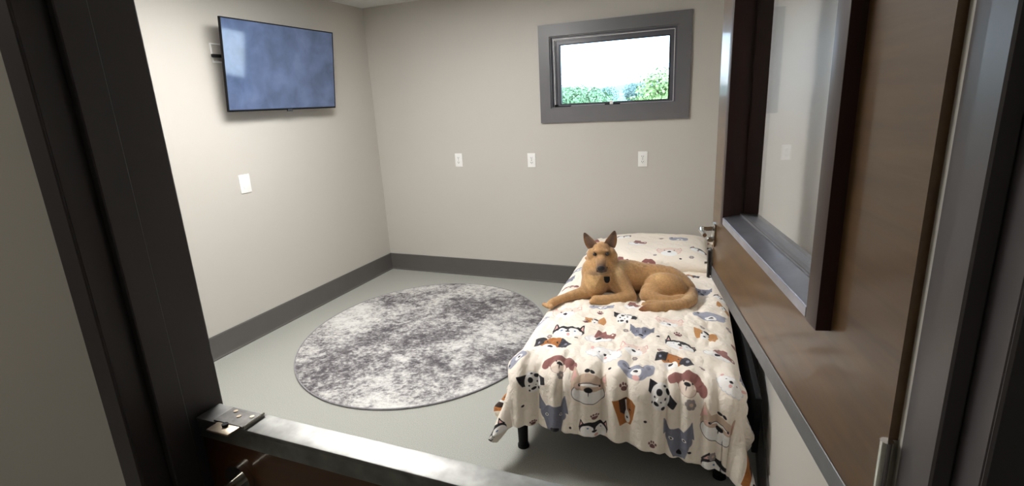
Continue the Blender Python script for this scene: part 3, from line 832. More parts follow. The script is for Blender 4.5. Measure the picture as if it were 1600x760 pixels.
def paint(prints, x0, x1, y0, y1, res, name):
    W, H = int((x1 - x0) / res), int((y1 - y0) / res)
    img = np.empty((H, W, 3)); img[:] = hexc(CREAM)
    for (k, cx, cy, w, rot) in prints:
        if w > 0.06: w *= 1.08
        st = 1.0 if (w < 0.06 or cy < -2.12 or k == 'T') else 1.30      # some faces are drawn taller
        a = math.radians(rot); ca, sa = math.cos(a), math.sin(a)
        R = w * 1.1
        i0, i1 = max(0, int((cx - R - x0) / res)), min(W, int((cx + R - x0) / res) + 1)
        j0, j1 = max(0, int((cy - R - y0) / res)), min(H, int((cy + R - y0) / res) + 1)
        if i1 <= i0 or j1 <= j0: continue
        XX, YY = np.meshgrid(x0 + (np.arange(i0, i1) + 0.5) * res - cx, y0 + (np.arange(j0, j1) + 0.5) * res - cy)
        lx = (XX * ca + YY * sa) / w; ly = (-XX * sa + YY * ca) / (w * st)
        px = res / w
        sub = img[j0:j1, i0:i1]
        for sh in KIND[k]:
            if sh[0] == 'e':
                _, ex, ey, rx, ry, er, col = sh
                e = math.radians(er); ce, se = math.cos(e), math.sin(e)
                qx, qy = lx - ex, ly - ey
                qx, qy = qx * ce + qy * se, -qx * se + qy * ce
                d = (np.sqrt((qx / rx) ** 2 + (qy / ry) ** 2) - 1) * min(rx, ry)
                al = np.clip(0.5 - d / px, 0, 1)
            else:
                _, poly, col = sh
                P_ = np.array(poly)
                ins = np.zeros(lx.shape, bool); dm = np.full(lx.shape, 9.0)
                for q in range(len(P_)):
                    ax, ay = P_[q]; bx_, by = P_[(q + 1) % len(P_)]
                    c = ((ay > ly) != (by > ly)) & (lx < (bx_ - ax) * (ly - ay) / (by - ay + 1e-12) + ax)
                    ins ^= c
                    tt = np.clip(((lx - ax) * (bx_ - ax) + (ly - ay) * (by - ay)) / ((bx_ - ax) ** 2 + (by - ay) ** 2), 0, 1)
                    dm = np.minimum(dm, np.hypot(lx - ax - tt * (bx_ - ax), ly - ay - tt * (by - ay)))
                d = np.where(ins, -dm, dm)
                al = np.clip(0.5 - (d - 0.012) / px, 0, 1)
            sub[:] = sub * (1 - al[..., None]) + hexc(col) * al[..., None]
    im = bpy.data.images.new(name, W, H)
    out = np.ones((H, W, 4), np.float32); out[..., :3] = img
    im.pixels.foreach_set(out.ravel())
    im.update()
    im.pack()
    return im
def print_mat(name, im):
    m = bpy.data.materials.new(name)
    m.use_nodes = True
    nt = m.node_tree
    b = nt.nodes['Principled BSDF']
    b.inputs['Roughness'].default_value = 0.85
    b.inputs['Sheen Weight'].default_value = 0.15
    b.inputs['Specular IOR Level'].default_value = 0.25
    ti = nt.nodes.new('ShaderNodeTexImage'); ti.image = im; ti.extension = 'EXTEND'
    u = nt.nodes.new('ShaderNodeUVMap')
    nt.links.new(u.outputs['UV'], ti.inputs['Vector'])
    nt.links.new(ti.outputs['Color'], b.inputs['Base Color'])
    t = nt.nodes.new('ShaderNodeTexCoord')
    n = nt.nodes.new('ShaderNodeTexNoise')
    n.inputs['Scale'].default_value = 34
    n.inputs['Detail'].default_value = 5
    n.inputs['Distortion'].default_value = 0.6
    nt.links.new(t.outputs['Object'], n.inputs['Vector'])
    bp = nt.nodes.new('ShaderNodeBump')
    bp.inputs['Strength'].default_value = 0.9
    bp.inputs['Distance'].default_value = 0.010
    nt.links.new(n.outputs['Fac'], bp.inputs['Height'])
    nt.links.new(bp.outputs['Normal'], b.inputs['Normal'])
    return m
def grid_obj(name, U, V, X, Y, Z, x0, x1, y0, y1, m, parent=None):
    nv, nu = U.shape
    verts = np.stack([X, Y, Z], -1).reshape(-1, 3)
    idx = np.arange(nv * nu).reshape(nv, nu)
    f = np.stack([idx[:-1, :-1], idx[:-1, 1:], idx[1:, 1:], idx[1:, :-1]], -1).reshape(-1, 4)
    me = bpy.data.meshes.new(name)
    me.from_pydata(verts.tolist(), [], f.tolist())
    uv = me.uv_layers.new(name='UVMap')
    fu = ((U - x0) / (x1 - x0)).ravel()[f.ravel()]; fv = ((V - y0) / (y1 - y0)).ravel()[f.ravel()]
    uv.data.foreach_set('uv', np.stack([fu, fv], -1).astype(np.float32).ravel())
    me.polygons.foreach_set('use_smooth', [True] * len(f))
    me.materials.append(m)
    me.update()
    o = bpy.data.objects.new(name, me)
    C.objects.link(o)
    if parent: o.parent = parent
    return o

PRINTS = [
    ('P', -0.351, -1.622, 0.156, 0),
    ('G', -0.177, -1.550, 0.121, 0),
    ('O', -0.183, -1.718, 0.103, 0),
    ('D', -0.045, -1.664, 0.107, 0),
    ('S', 0.051, -1.802, 0.106, 0),
    ('H', -0.291, -1.856, 0.145, 0),
    ('G', -0.465, -1.718, 0.109, 50),
    ('B', -0.135, -1.868, 0.128, 0),
    ('E', -0.339, -1.982, 0.152, 0),
    ('W', -0.087, -2.054, 0.134, 0),
    ('M', -0.255, -2.174, 0.133, 0),
    ('P', 0.033, -1.976, 0.121, 0),
    ('K', 0.057, -2.144, 0.130, 0),
    ('G', -0.441, -2.174, 0.074, 50),
    ('D', -0.363, -2.264, 0.098, 15),
    ('C', -0.123, -2.252, 0.148, 0),
    ('T', -0.645, -2.246, 0.090, 25),
    ('X', -0.267, -2.384, 0.117, 5),
    ('T', 0.021, -2.312, 0.083, 5),
    ('H', -0.099, -2.420, 0.111, 0),
    ('H', -0.591, -2.450, 0.125, 30),
    ('P', 0.171, -1.658, 0.129, 0),
    ('G', 0.357, -1.502, 0.141, -8),
    ('O', 0.333, -1.718, 0.104, -12),
    ('H', 0.225, -1.874, 0.123, -5),
    ('B', 0.387, -1.862, 0.114, -18),
    ('E', 0.201, -2.030, 0.135, -12),
    ('M', 0.261, -2.156, 0.134, -10),
    ('W', 0.411, -2.120, 0.090, -25),
    ('D', 0.159, -2.228, 0.104, -18),
    ('X', 0.231, -2.372, 0.107, 5),
    ('C', 0.381, -2.282, 0.152, -10),
    ('T', 0.615, -2.336, 0.132, -15),
    ('H', 0.387, -2.450, 0.134, -20),
    ('G', 0.615, -2.132, 0.076, 0),
    ('S', 0.333, -1.148, 0.102, 0),
    ('H', 0.429, -1.202, 0.081, -30),
    ('O', 0.435, -1.328, 0.084, -30),
    ('B', -0.027, -1.484, 0.087, 0),
    ('M', -0.411, -1.238, 0.093, 20),
    ('G', -0.447, -0.830, 0.100, 40),
    ('W', 0.495, -1.496, 0.067, 0),
    ('Q', -0.225, -1.742, 0.032, 0),
    ('F', -0.021, -1.802, 0.029, 0),
    ('Q', 0.213, -1.766, 0.033, 0),
    ('Q', -0.327, -1.004, 0.029, 0),
    ('F', -0.369, -1.910, 0.029, 0),
    ('q', -0.045, -2.156, 0.015, 0),
    ('F', 0.045, -2.048, 0.027, 10),
    ('F', -0.243, -2.222, 0.030, 0),
    ('Q', -0.099, -2.366, 0.026, 0),
    ('Q', 0.015, -2.228, 0.033, 0),
    ('Q', 0.135, -2.420, 0.033, 0),
    ('q', -0.237, -1.928, 0.015, 0),
    ('Q', 0.315, -2.060, 0.027, 0),
    ('q', -0.195, -2.426, 0.013, 0),
    ('F', 0.273, -2.222, 0.037, 0),
    ('Q', -0.363, -2.438, 0.022, 0),
    ('F', 0.357, -2.402, 0.033, 0),
    ('q', 0.105, -2.330, 0.012, 0),
    ('q', -0.405, -2.360, 0.012, 0),
    ('Q', 0.147, -1.958, 0.027, 0),
    ('F', 0.447, -1.574, 0.035, -30),
    ('q', 0.273, -2.408, 0.012, 0),
    ('F', 0.321, -1.664, 0.025, 0),
    ('Q', -0.171, -1.628, 0.030, 0),
    ('q', 0.129, -1.850, 0.014, 0)
]
# the unseen and half-hidden rest of the cloth carries the same scattered pattern
kk = 'CGOHEMBWKDPS'
n_ = 0
for iy in range(15):
    for ix in range(9):
        cx = CU0 + 0.06 + ix * 0.165 + (0.08 if iy % 2 else 0.0); cy = -0.06 - iy * 0.165
        if any(math.hypot(cx - q[1], cy - q[2]) < 0.125 for q in PRINTS if q[3] > 0.06): continue
        if cy < -1.50 and -0.50 < cx < 0.46: continue
        PRINTS.append((kk[(ix * 5 + iy * 3) % 12], cx, cy, 0.11, rng.uniform(-18, 18)))
im = paint(PRINTS, CU0, CU1, CV0, CV1, 0.0015, 'comforter_print')
cf = thing('comforter', 'cream comforter printed with cartoon dog faces, draped over the bed', 'comforter', (2.576, -0.055, 0), math.radians(4.0))
uu = np.linspace(CU0, CU1, 190); vv = np.linspace(CV0, CV1, 330)
U, V = np.meshgrid(uu, vv)
X, Y, Z = cloth(U, V)
M_print = print_mat('comforter_cotton', im)
o = grid_obj('comforter_cloth', U, V, X, Y, Z, CU0, CU1, CV0, CV1, M_print, cf)
sm = o.modifiers.new('thickness', 'SOLIDIFY'); sm.thickness = 0.012; sm.offset = 0.0

# pillow
PPR = [('B', -0.130, -0.025, 0.126, 0), ('P', 0.111, -0.241, 0.176, 0), ('G', 0.170, 0.092, 0.134, 0), ('H', -0.250, 0.116, 0.109, 0), ('E', 0.288, -0.592, 0.126, -35), ('H', 0.321, -0.142, 0.126, -20), ('F', 0.269, -0.314, 0.038, 0), ('Q', 0.040, 0.094, 0.038, 0), ('F', 0.016, -0.305, 0.025, 0), ('M', -0.021, -0.392, 0.084, 0), ('q', 0.192, -0.342, 0.021, 0), ('B', -0.222, -0.391, 0.109, 0)]
PW0, PW1, PL0, PL1 = -0.41, 0.41, -0.40, 0.40
pim = paint(PPR, PW0, PW1, PL0, PL1, 0.0015, 'pillow_print')
pw = thing('pillow', 'puffy pillow in a cream dog-face pillowcase at the head of the bed', 'pillow', (2.640, -0.52, 0.482), math.radians(4.0))
hx, hy, ht = 0.365, 0.36, 0.076
def pil(U, V, s):
    a = U / PW1; b = V / PL1
    X = hx * np.sign(a) * np.abs(a) ** 0.96 * (1 - 0.045 * (1 - b ** 2) * np.abs(a) ** 6)
    Y = hy * np.sign(b) * np.abs(b) ** 0.96 * (1 - 0.055 * (1 - a ** 2) * np.abs(b) ** 6)
    puff = np.clip((1 - a ** 4), 0, 1) ** 0.45 * np.clip((1 - b ** 4), 0, 1) ** 0.45
    Z = s * ht * puff
    Z = Z + s * puff * (0.008 * vnoise2(U * 9, V * 9, 12.0) + 0.003 * vnoise2(U * 26, V * 24, 13.0))
    return X, Y, Z
pu = np.linspace(PW0, PW1, 90); pv = np.linspace(PL0, PL1, 90)
U, V = np.meshgrid(pu, pv)
X, Y, Z = pil(U, V, 1.0)
M_pil = print_mat('pillowcase_cotton', pim)
X2, Y2, Z2 = pil(U, V, -1.0)
Z2 = np.maximum(Z2, -0.022)
idx = np.arange(90 * 90).reshape(90, 90)
f1 = np.stack([idx[:-1, :-1], idx[:-1, 1:], idx[1:, 1:], idx[1:, :-1]], -1).reshape(-1, 4)
f2 = f1[:, ::-1] + 8100
me = bpy.data.meshes.new('pillowcase')
me.from_pydata(np.concatenate([np.stack([X, Y, Z], -1).reshape(-1, 3), np.stack([X2, Y2, Z2], -1).reshape(-1, 3)]).tolist(), [], np.concatenate([f1, f2]).tolist())
uv = me.uv_layers.new(name='UVMap')
ff = np.concatenate([f1, f2]).ravel() % 8100
uv.data.foreach_set('uv', np.stack([((U - PW0) / (PW1 - PW0)).ravel()[ff], ((V - PL0) / (PL1 - PL0)).ravel()[ff]], -1).astype(np.float32).ravel())
bmm = bmesh.new(); bmm.from_mesh(me)
bmesh.ops.remove_doubles(bmm, verts=bmm.verts, dist=0.0004)
bmm.to_mesh(me); bmm.free()
me.polygons.foreach_set('use_smooth', [True] * len(me.polygons))
me.materials.append(M_pil)
po = bpy.data.objects.new('pillowcase', me); C.objects.link(po); po.parent = pw

# ---------------------------------------------------------------- dog
def chain(bm, pts, sub=7):
    """pts: (x, y, z, r); closed spheres strung densely along the path"""
    for a, b in zip(pts[:-1], pts[1:]):
        for k in range(sub):
            t = k / sub
            sphere(bm, [a[i] * (1 - t) + b[i] * t for i in range(3)], a[3] * (1 - t) + b[3] * t, u=16, v=10)
    sphere(bm, pts[-1][:3], pts[-1][3], u=16, v=10)
dog = thing('dog', 'tan shepherd-type dog with upright ears lying on the comforter facing the camera', 'dog', (2.70, -1.33, 0.462))
DO = Vector((2.70, -1.33, 0.462))
bm = bmesh.new()
# trunk
chain(bm, [(2.425, -1.440, 0.540, 0.074), (2.440, -1.400, 0.575, 0.092), (2.51, -1.350, 0.568, 0.094), (2.60, -1.30, 0.560, 0.092),
           (2.68, -1.275, 0.550, 0.084), (2.75, -1.260, 0.545, 0.080), (2.81, -1.255, 0.535, 0.080), (2.865, -1.265, 0.512, 0.074), (2.902, -1.285, 0.498, 0.060)])
# neck and ruff
chain(bm, [(2.470, -1.375, 0.590, 0.092), (2.457, -1.380, 0.635, 0.082), (2.459, -1.375, 0.680, 0.068)])
sphere(bm, (2.405, -1.400, 0.600), 0.070, 0.85, 0.9, 1.15)
# far foreleg stretched over the edge of the bed
chain(bm, [(2.415, -1.435, 0.515, 0.056), (2.368, -1.475, 0.498, 0.036), (2.315, -1.520, 0.492, 0.028), (2.272, -1.565, 0.487, 0.023), (2.246, -1.600, 0.482, 0.025), (2.232, -1.622, 0.476, 0.024)])
for k in range(4):
    a = -0.030 + 0.020 * k
    sphere(bm, (2.216 + a * 0.80, -1.640 + a * -0.45 - 0.004 * (1.5 - abs(k - 1.5)), 0.470), 0.0135, 1.0, 1.2, 0.9)
# near foreleg folded flat in front of the chest
chain(bm, [(2.535, -1.385, 0.570, 0.070), (2.590, -1.425, 0.525, 0.052), (2.632, -1.460, 0.494, 0.036), (2.57, -1.495, 0.488, 0.033), (2.51, -1.515, 0.486, 0.029), (2.478, -1.522, 0.484, 0.028), (2.455, -1.524, 0.482, 0.028)])
for k in range(4):
    sphere(bm, (2.436 + 0.003 * abs(k - 1.5), -1.547 + 0.016 * k, 0.476 + 0.002 * k), 0.0135, 1.2, 1.0, 0.9)
# haunch
sphere(bm, (2.800, -1.350, 0.523), 1.0, 0.114, 0.066, 0.088, u=32, v=20)
sphere(bm, (2.745, -1.385, 0.505), 1.0, 0.072, 0.050, 0.056, u=24, v=16)
chain(bm, [(2.715, -1.420, 0.497, 0.042), (2.775, -1.450, 0.486, 0.034), (2.85, -1.440, 0.482, 0.030), (2.90, -1.400, 0.482, 0.030)])
chain(bm, [(2.88, -1.45, 0.480, 0.022), (2.80, -1.485, 0.480, 0.020), (2.735, -1.500, 0.480, 0.022)])
for k in range(3):
    sphere(bm, (2.712, -1.513 + 0.014 * k, 0.474), 0.012, 1.3, 1.0, 0.9)
# tail curled round to the front
chain(bm, [(2.905, -1.280, 0.490, 0.050), (2.935, -1.330, 0.488, 0.042), (2.942, -1.400, 0.486, 0.036), (2.915, -1.470, 0.486, 0.033), (2.865, -1.520, 0.487, 0.033), (2.81, -1.550, 0.488, 0.034), (2.755, -1.575, 0.485, 0.030), (2.722, -1.588, 0.480, 0.020), (2.706, -1.593, 0.477, 0.011)])
# head in its own frame
HC = Vector((2.457, -1.385, 0.716))
hf = Vector((0.19, -0.965, -0.13)).normalized()
hr = Vector((0.965, 0.20, 0.045)); hr = (hr - hf * hr.dot(hf)).normalized()
hu = hr.cross(hf)
if hu.z < 0: hu = -hu
def hp(r, f, u): return HC + hr * r + hf * f + hu * u
def hs(r, f, u, rad, sr=1, sf=1, su=1):
    R3 = Matrix((hr, hf, hu)).transposed()
    sphere(bm, hp(r, f, u), rad, sr, sf, su, u=24, v=16, rot=R3)
hs(0, -0.005, 0.006, 0.060, 0.90, 1.0, 0.86)             # skull
hs(0, 0.030, 0.022, 0.038, 0.98, 0.8, 0.62)            # forehead
for s in (-1, 1):
    hs(s * 0.044, -0.004, -0.016, 0.042, 0.95, 1.0, 1.0)   # cheeks
    hs(s * 0.048, -0.02, -0.048, 0.046, 0.9, 1.0, 1.15)   # ruff below the cheeks
    hs(s * 0.031, 0.044, 0.027, 0.012, 1.3, 0.8, 0.7)    # brows
    hs(s * 0.014, 0.105, -0.051, 0.0185, 0.95, 1.3, 0.85)    # lips
a = (0.0, 0.035, -0.012, 0.037)
for k in range(13):
    t = k / 12
    hs(0, 0.035 + 0.085 * t, -0.012 - 0.032 * t, 0.036 * (1 - t) + 0.0205 * t, 1.0, 1.0, 0.92)   # muzzle
for k in range(9):
    t = k / 8
    hs(0, 0.02 + 0.078 * t, -0.046 - 0.022 * t, 0.026 * (1 - t) + 0.0125 * t)               # lower jaw
# ears
def ear(bm, base, tip, lat, back, w0, thick=0.0085, cup=0.42):
    base, tip = Vector(base), Vector(tip)
    NT, NS = 14, 10
    F_, B_ = [], []
    for i in range(NT + 1):
        t = i / NT
        c = base.lerp(tip, t)
        w = w0 * (1 - t) ** 0.62 * (0.80 + 0.55 * t * (1 - t) * 2.0) + 0.003
        fr, br = [], []
        for j in range(NS + 1):
            s = -1 + 2 * j / NS
            p = c + lat * (s * w) + back * (cup * w * (1 - s * s) * (1 - 0.5 * t))
            th = thick * (0.5 + 0.5 * (1 - abs(s) ** 2)) * (1 - 0.35 * t)
            fr.append(bm.verts.new(p - back * th * 0.5)); br.append(bm.verts.new(p + back * th * 0.5))
        F_.append(fr); B_.append(br)
    for i in range(NT):
        for j in range(NS):
            bm.faces.new((F_[i][j], F_[i][j + 1], F_[i + 1][j + 1], F_[i + 1][j]))
            bm.faces.new((B_[i][j + 1], B_[i][j], B_[i + 1][j], B_[i + 1][j + 1]))
        bm.faces.new((F_[i + 1][0], B_[i + 1][0], B_[i][0], F_[i][0]))
        bm.faces.new((F_[i][NS], B_[i][NS], B_[i + 1][NS], F_[i + 1][NS]))
    for j in range(NS):
        bm.faces.new((F_[0][j + 1], F_[0][j], B_[0][j], B_[0][j + 1]))
        bm.faces.new((F_[NT][j], F_[NT][j + 1], B_[NT][j + 1], B_[NT][j]))
for v in bm.verts: v.co -= DO
me = bpy.data.meshes.new('dog_source')
bmesh.ops.recalc_face_normals(bm, faces=bm.faces)
bm.to_mesh(me); bm.free()
tmp = bpy.data.objects.new('dog_source', me); C.objects.link(tmp)
rm = tmp.modifiers.new('r', 'REMESH'); rm.mode = 'VOXEL'; rm.voxel_size = 0.0038
s1 = tmp.modifiers.new('s', 'SMOOTH'); s1.factor = 0.5; s1.iterations = 9
dg = bpy.context.evaluated_depsgraph_get()
body_me = bpy.data.meshes.new_from_object(tmp.evaluated_get(dg))
bpy.data.objects.remove(tmp); bpy.data.meshes.remove(me)
n = len(body_me.vertices)
co = np.empty(n * 3, np.float32); body_me.vertices.foreach_get('co', co); co = co.reshape(-1, 3) + np.array(DO)
no = np.empty(n * 3, np.float32); body_me.vertices.foreach_get('normal', no); no = no.reshape(-1, 3)
# tufts of fur: fine relief on the coat, none on the face
hd0 = (co - np.array(HC)) @ np.array(hf)
fw = np.clip((0.02 - hd0) / 0.03, 0.12, 1)
tuft = 0.0016 * vnoise2(x_ := co[:, 0] * 70 + co[:, 1] * 40, co[:, 2] * 95 + co[:, 1] * 30, 41.0) + 0.0011 * vnoise2(co[:, 0] * 150 - co[:, 1] * 60, co[:, 2] * 190, 42.0)
co = co + no * (tuft * fw)[:, None]
body_me.vertices.foreach_set('co', (co - np.array(DO)).astype(np.float32).ravel())
def lin(*c): return np.array(rgb(*c))
col = np.tile(lin(180, 140, 96), (n, 1))
def blend(w, c):
    global col
    w = np.clip(w, 0, 1)[:, None]
    col = col * (1 - w) + np.array(c) * w
x, y, z = co[:, 0], co[:, 1], co[:, 2]
n3 = vnoise2(x * 30 + z * 21, y * 30 + z * 13, 21.0); n4 = vnoise2(x * 90 + z * 70, y * 90 - z * 60, 22.0)
hd = (co - np.array(HC))
lr, lf, lu = hd @ np.array(hr), hd @ np.array(hf), hd @ np.array(hu)
# darker saddle along the back, lighter chest, forearm and haunch patches
blend(0.45 * np.clip((z - 0.585) / 0.05, 0, 1) * (lu < -0.10), lin(158, 108, 62))
def spot(c, r): return np.exp(-(((x - c[0]) / r[0]) ** 2 + ((y - c[1]) / r[1]) ** 2 + ((z - c[2]) / r[2]) ** 2))
blend(1.0 * spot((2.56, -1.40, 0.635), (0.022, 0.06, 0.060)), lin(228, 196, 148))
blend(0.85 * spot((2.43, -1.50, 0.57), (0.05, 0.05, 0.06)), lin(206, 168, 116))
blend(0.8 * spot((2.76, -1.38, 0.600), (0.045, 0.05, 0.022)), lin(212, 172, 120))
blend(0.85 * spot((2.66, -1.40, 0.49), (0.03, 0.07, 0.04)), lin(204, 176, 136))
blend(0.70 * spot((2.93, -1.43, 0.515), (0.040, 0.04, 0.020)), lin(210, 178, 132))
blend(0.8 * spot((2.965, -1.33, 0.50), (0.035, 0.05, 0.06)), lin(112, 76, 46))
blend(1.0 * np.clip((2.775 - x) / 0.06, 0, 1) * (y < -1.535) * (x > 2.69), lin(122, 74, 44))
blend(0.35 * np.clip((0.478 - z) / 0.02, 0, 1), lin(120, 84, 50))  # contact shade painted in where the coat meets the bed
# face
blend(0.85 * np.clip((lf - 0.070) / 0.045, 0, 1) * (lu < 0.012) * (lu > -0.09), lin(92, 70, 58))
blend(0.8 * np.clip((lf - 0.085) / 0.02, 0, 1) * np.exp(-((lu + 0.056) / 0.014) ** 2), lin(44, 36, 36))
blend(0.45 * np.exp(-((lr / 0.016) ** 2 + ((lu - 0.05) / 0.03) ** 2)) * (lf > 0.0), lin(140, 96, 56))
for s in (-1, 1):
    blend(0.85 * np.exp(-(((lr - s * 0.034) / 0.015) ** 2 + ((lu - 0.010) / 0.0105) ** 2)) * (lf > 0.015), lin(66, 46, 36))
    blend(0.40 * np.exp(-(((lr - s * 0.046) / 0.02) ** 2 + ((lu + 0.03) / 0.03) ** 2)) * (lf > 0.0), lin(206, 160, 106))
blend(0.6 * np.exp(-(((lr) / 0.03) ** 2 + ((lu + 0.082) / 0.014) ** 2 + ((lf - 0.07) / 0.05) ** 2)), lin(200, 180, 152))
isear = (lu > 0.062)
facing = np.clip((no @ np.array(hf) - 0.15) / 0.4, 0, 1)
blend(0.85 * isear * facing * np.clip((lu - 0.058) / 0.02, 0, 1), lin(116, 88, 76))
blend(0.5 * isear * np.clip((lu - 0.098) / 0.02, 0, 1), lin(70, 50, 42))
col = col * (1 + 0.09 * n3 + 0.11 * n4 + 60 * tuft * fw)[:, None]
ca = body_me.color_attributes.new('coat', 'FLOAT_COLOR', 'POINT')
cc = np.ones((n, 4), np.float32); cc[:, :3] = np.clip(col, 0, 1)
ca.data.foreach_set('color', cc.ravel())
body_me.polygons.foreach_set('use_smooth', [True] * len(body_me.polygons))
def coat_mat():
    m = bpy.data.materials.new('short_dog_coat')
    m.use_nodes = True
    nt = m.node_tree
    b = nt.nodes['Principled BSDF']
    b.inputs['Roughness'].default_value = 0.75
    b.inputs['Specular IOR Level'].default_value = 0.25
    b.inputs['Sheen Weight'].default_value = 0.25
    a = nt.nodes.new('ShaderNodeAttribute'); a.attribute_name = 'coat'
    t = nt.nodes.new('ShaderNodeTexCoord')
    mpn = nt.nodes.new('ShaderNodeMapping'); mpn.inputs['Scale'].default_value = (1.0, 1.0, 2.6)
    n1 = nt.nodes.new('ShaderNodeTexNoise')
    n1.inputs['Scale'].default_value = 95; n1.inputs['Detail'].default_value = 4; n1.inputs['Distortion'].default_value = 0.5
    nt.links.new(t.outputs['Object'], mpn.inputs['Vector']); nt.links.new(mpn.outputs['Vector'], n1.inputs['Vector'])
    mr = nt.nodes.new('ShaderNodeMapRange')
    mr.inputs['From Min'].default_value = 0.3; mr.inputs['From Max'].default_value = 0.7
    mr.inputs['To Min'].default_value = 0.82; mr.inputs['To Max'].default_value = 1.14
    nt.links.new(n1.outputs['Fac'], mr.inputs['Value'])
    vm = nt.nodes.new('ShaderNodeVectorMath'); vm.operation = 'SCALE'
    nt.links.new(a.outputs['Color'], vm.inputs[0]); nt.links.new(mr.outputs['Result'], vm.inputs['Scale'])
    nt.links.new(vm.outputs['Vector'], b.inputs['Base Color'])
    bp = nt.nodes.new('ShaderNodeBump'); bp.inputs['Strength'].default_value = 0.5; bp.inputs['Distance'].default_value = 0.003
    nt.links.new(n1.outputs['Fac'], bp.inputs['Height']); nt.links.new(bp.outputs['Normal'], b.inputs['Normal'])
    return m
M_coat = coat_mat()
body_me.name = 'body'
body_me.materials.clear(); body_me.materials.append(M_coat)
body = bpy.data.objects.new('body', body_me); C.objects.link(body); body.parent = dog
for s, tp in ((-1, hp(-0.088, -0.010, 0.120)), (1, hp(0.078, -0.010, 0.124))):
    bm = bmesh.new()
    lat = (hr * 0.96 - hf * 0.22 * s - hu * 0.10 * s).normalized()
    back_ = (-hf * 0.95 - hr * 0.20 * s + hu * 0.1).normalized()
    ear(bm, hp(s * 0.040, -0.010, 0.018), tp, lat, back_, 0.0400)
    for v in bm.verts: v.co -= DO
    e_ = obj('ear', bm, M_coat, dog, smooth=60)
    m_ = e_.modifiers.new('round', 'SUBSURF'); m_.levels = 1; m_.render_levels = 1
    me_ = e_.data
    cc_ = np.ones((len(me_.vertices), 4), np.float32)
    bs, tpv = hp(s * 0.040, -0.010, 0.018), tp
    ln = (tpv - bs).length
    for i_, v in enumerate(me_.vertices):
        q_ = v.co + DO
        tt_ = max(0, min(1, (q_ - bs).dot((tpv - bs) / ln) / ln))
        c_ = bs.lerp(tpv, tt_)
        sx = abs((q_ - c_).dot(lat)) / (0.0400 * (1 - tt_) ** 0.62 + 0.004)
        front = v.normal.dot(-back_) > 0
        base_c = lin(178, 132, 84) * (1 - 0.25 * tt_) + lin(80, 58, 48) * 0.25 * tt_
        if front:
            k_ = max(0, min(1, (0.85 - sx) / 0.3))
            base_c = base_c * (1 - k_) + (lin(156, 128, 112) * (0.55 + 0.45 * sx)) * k_
        if tt_ > 0.75 or sx > 0.93: base_c = base_c * 0.62
        cc_[i_, :3] = base_c
    ca_ = me_.color_attributes.new('coat', 'FLOAT_COLOR', 'POINT'); ca_.data.foreach_set('color', cc_.ravel())
M_eye = mat('dark_wet_eye', rgb(26, 16, 12), 0.05, noise=(5, 0.1, 1), coat=1.0, coat_rough=0.02)
M_nose = mat('black_nose_leather', rgb(26, 22, 24), 0.4, noise=(60, 0.2, 3), bump=(400, 0.3, 0.001))
R3 = Matrix((hr, hf, hu)).transposed()
for s in (-1, 1):
    bm = bmesh.new(); sphere(bm, hp(s * 0.0335, 0.046, 0.010) - DO, 0.0115, 1.05, 1.0, 0.9, rot=R3)
    obj('eye', bm, M_eye, dog, smooth=180)
bm = bmesh.new()
sphere(bm, hp(0, 0.133, -0.036) - DO, 0.0185, 1.15, 0.75, 0.85, u=24, v=16, rot=R3)
for s in (-1, 1): sphere(bm, hp(s * 0.009, 0.133, -0.040) - DO, 0.010, 1.0, 0.9, 0.9, rot=R3)
obj('nose', bm, M_nose, dog, smooth=180)
bm = bmesh.new()
tube(bm, [hp(0.031, 0.085, -0.052) - DO, hp(0.023, 0.112, -0.061) - DO, hp(0, 0.125, -0.060) - DO, hp(-0.023, 0.112, -0.061) - DO, hp(-0.031, 0.085, -0.052) - DO], [0.003, 0.0055, 0.0055, 0.0055, 0.003], 8)
obj('lips', bm, M_nose, dog, smooth=180)
# collar and tag
col_c = hp(0.006, 0.006, -0.105)
bm = bmesh.new()
ax = Vector((0.05, -0.10, 1)).normalized(); a1 = ax.cross(Vector((0, 1, 0))).normalized(); a2 = ax.cross(a1)
rr = []
for i in range(40):
    a = 2 * PI * i / 40
    d = a1 * math.cos(a) + a2 * math.sin(a)
    rr.append([bm.verts.new(col_c - DO + d * (0.079 + dr) + ax * dz) for dr, dz in ((0, -0.009), (0.003, -0.009), (0.003, 0.009), (0, 0.009))])
for i in range(40):
    for j in range(4):
        bm.faces.new((rr[i][j], rr[(i + 1) % 40][j], rr[(i + 1) % 40][(j + 1) % 4], rr[i][(j + 1) % 4]))
clr = obj('collar', bm, mat('black_nylon', rgb(24, 22, 26), 0.7, noise=(100, 0.2, 3)), dog)
bm = bmesh.new()
tg = Vector((2.515, -1.510, 0.606)) - DO
RT = Matrix((hr, hf, hu)).transposed().to_4x4()
MT = Matrix.Translation(tg) @ RT
box(bm, -0.016, 0.016, -0.002, 0.002, -0.010, 0.014, bev=0.0018, M=MT)
cyl(bm, MT @ Vector((0, -0.002, -0.010)), MT @ Vector((0, 0.002, -0.010)), 0.014, seg=20)
tag(obj('name_tag', bm, M_black, clr), 'small black tag')

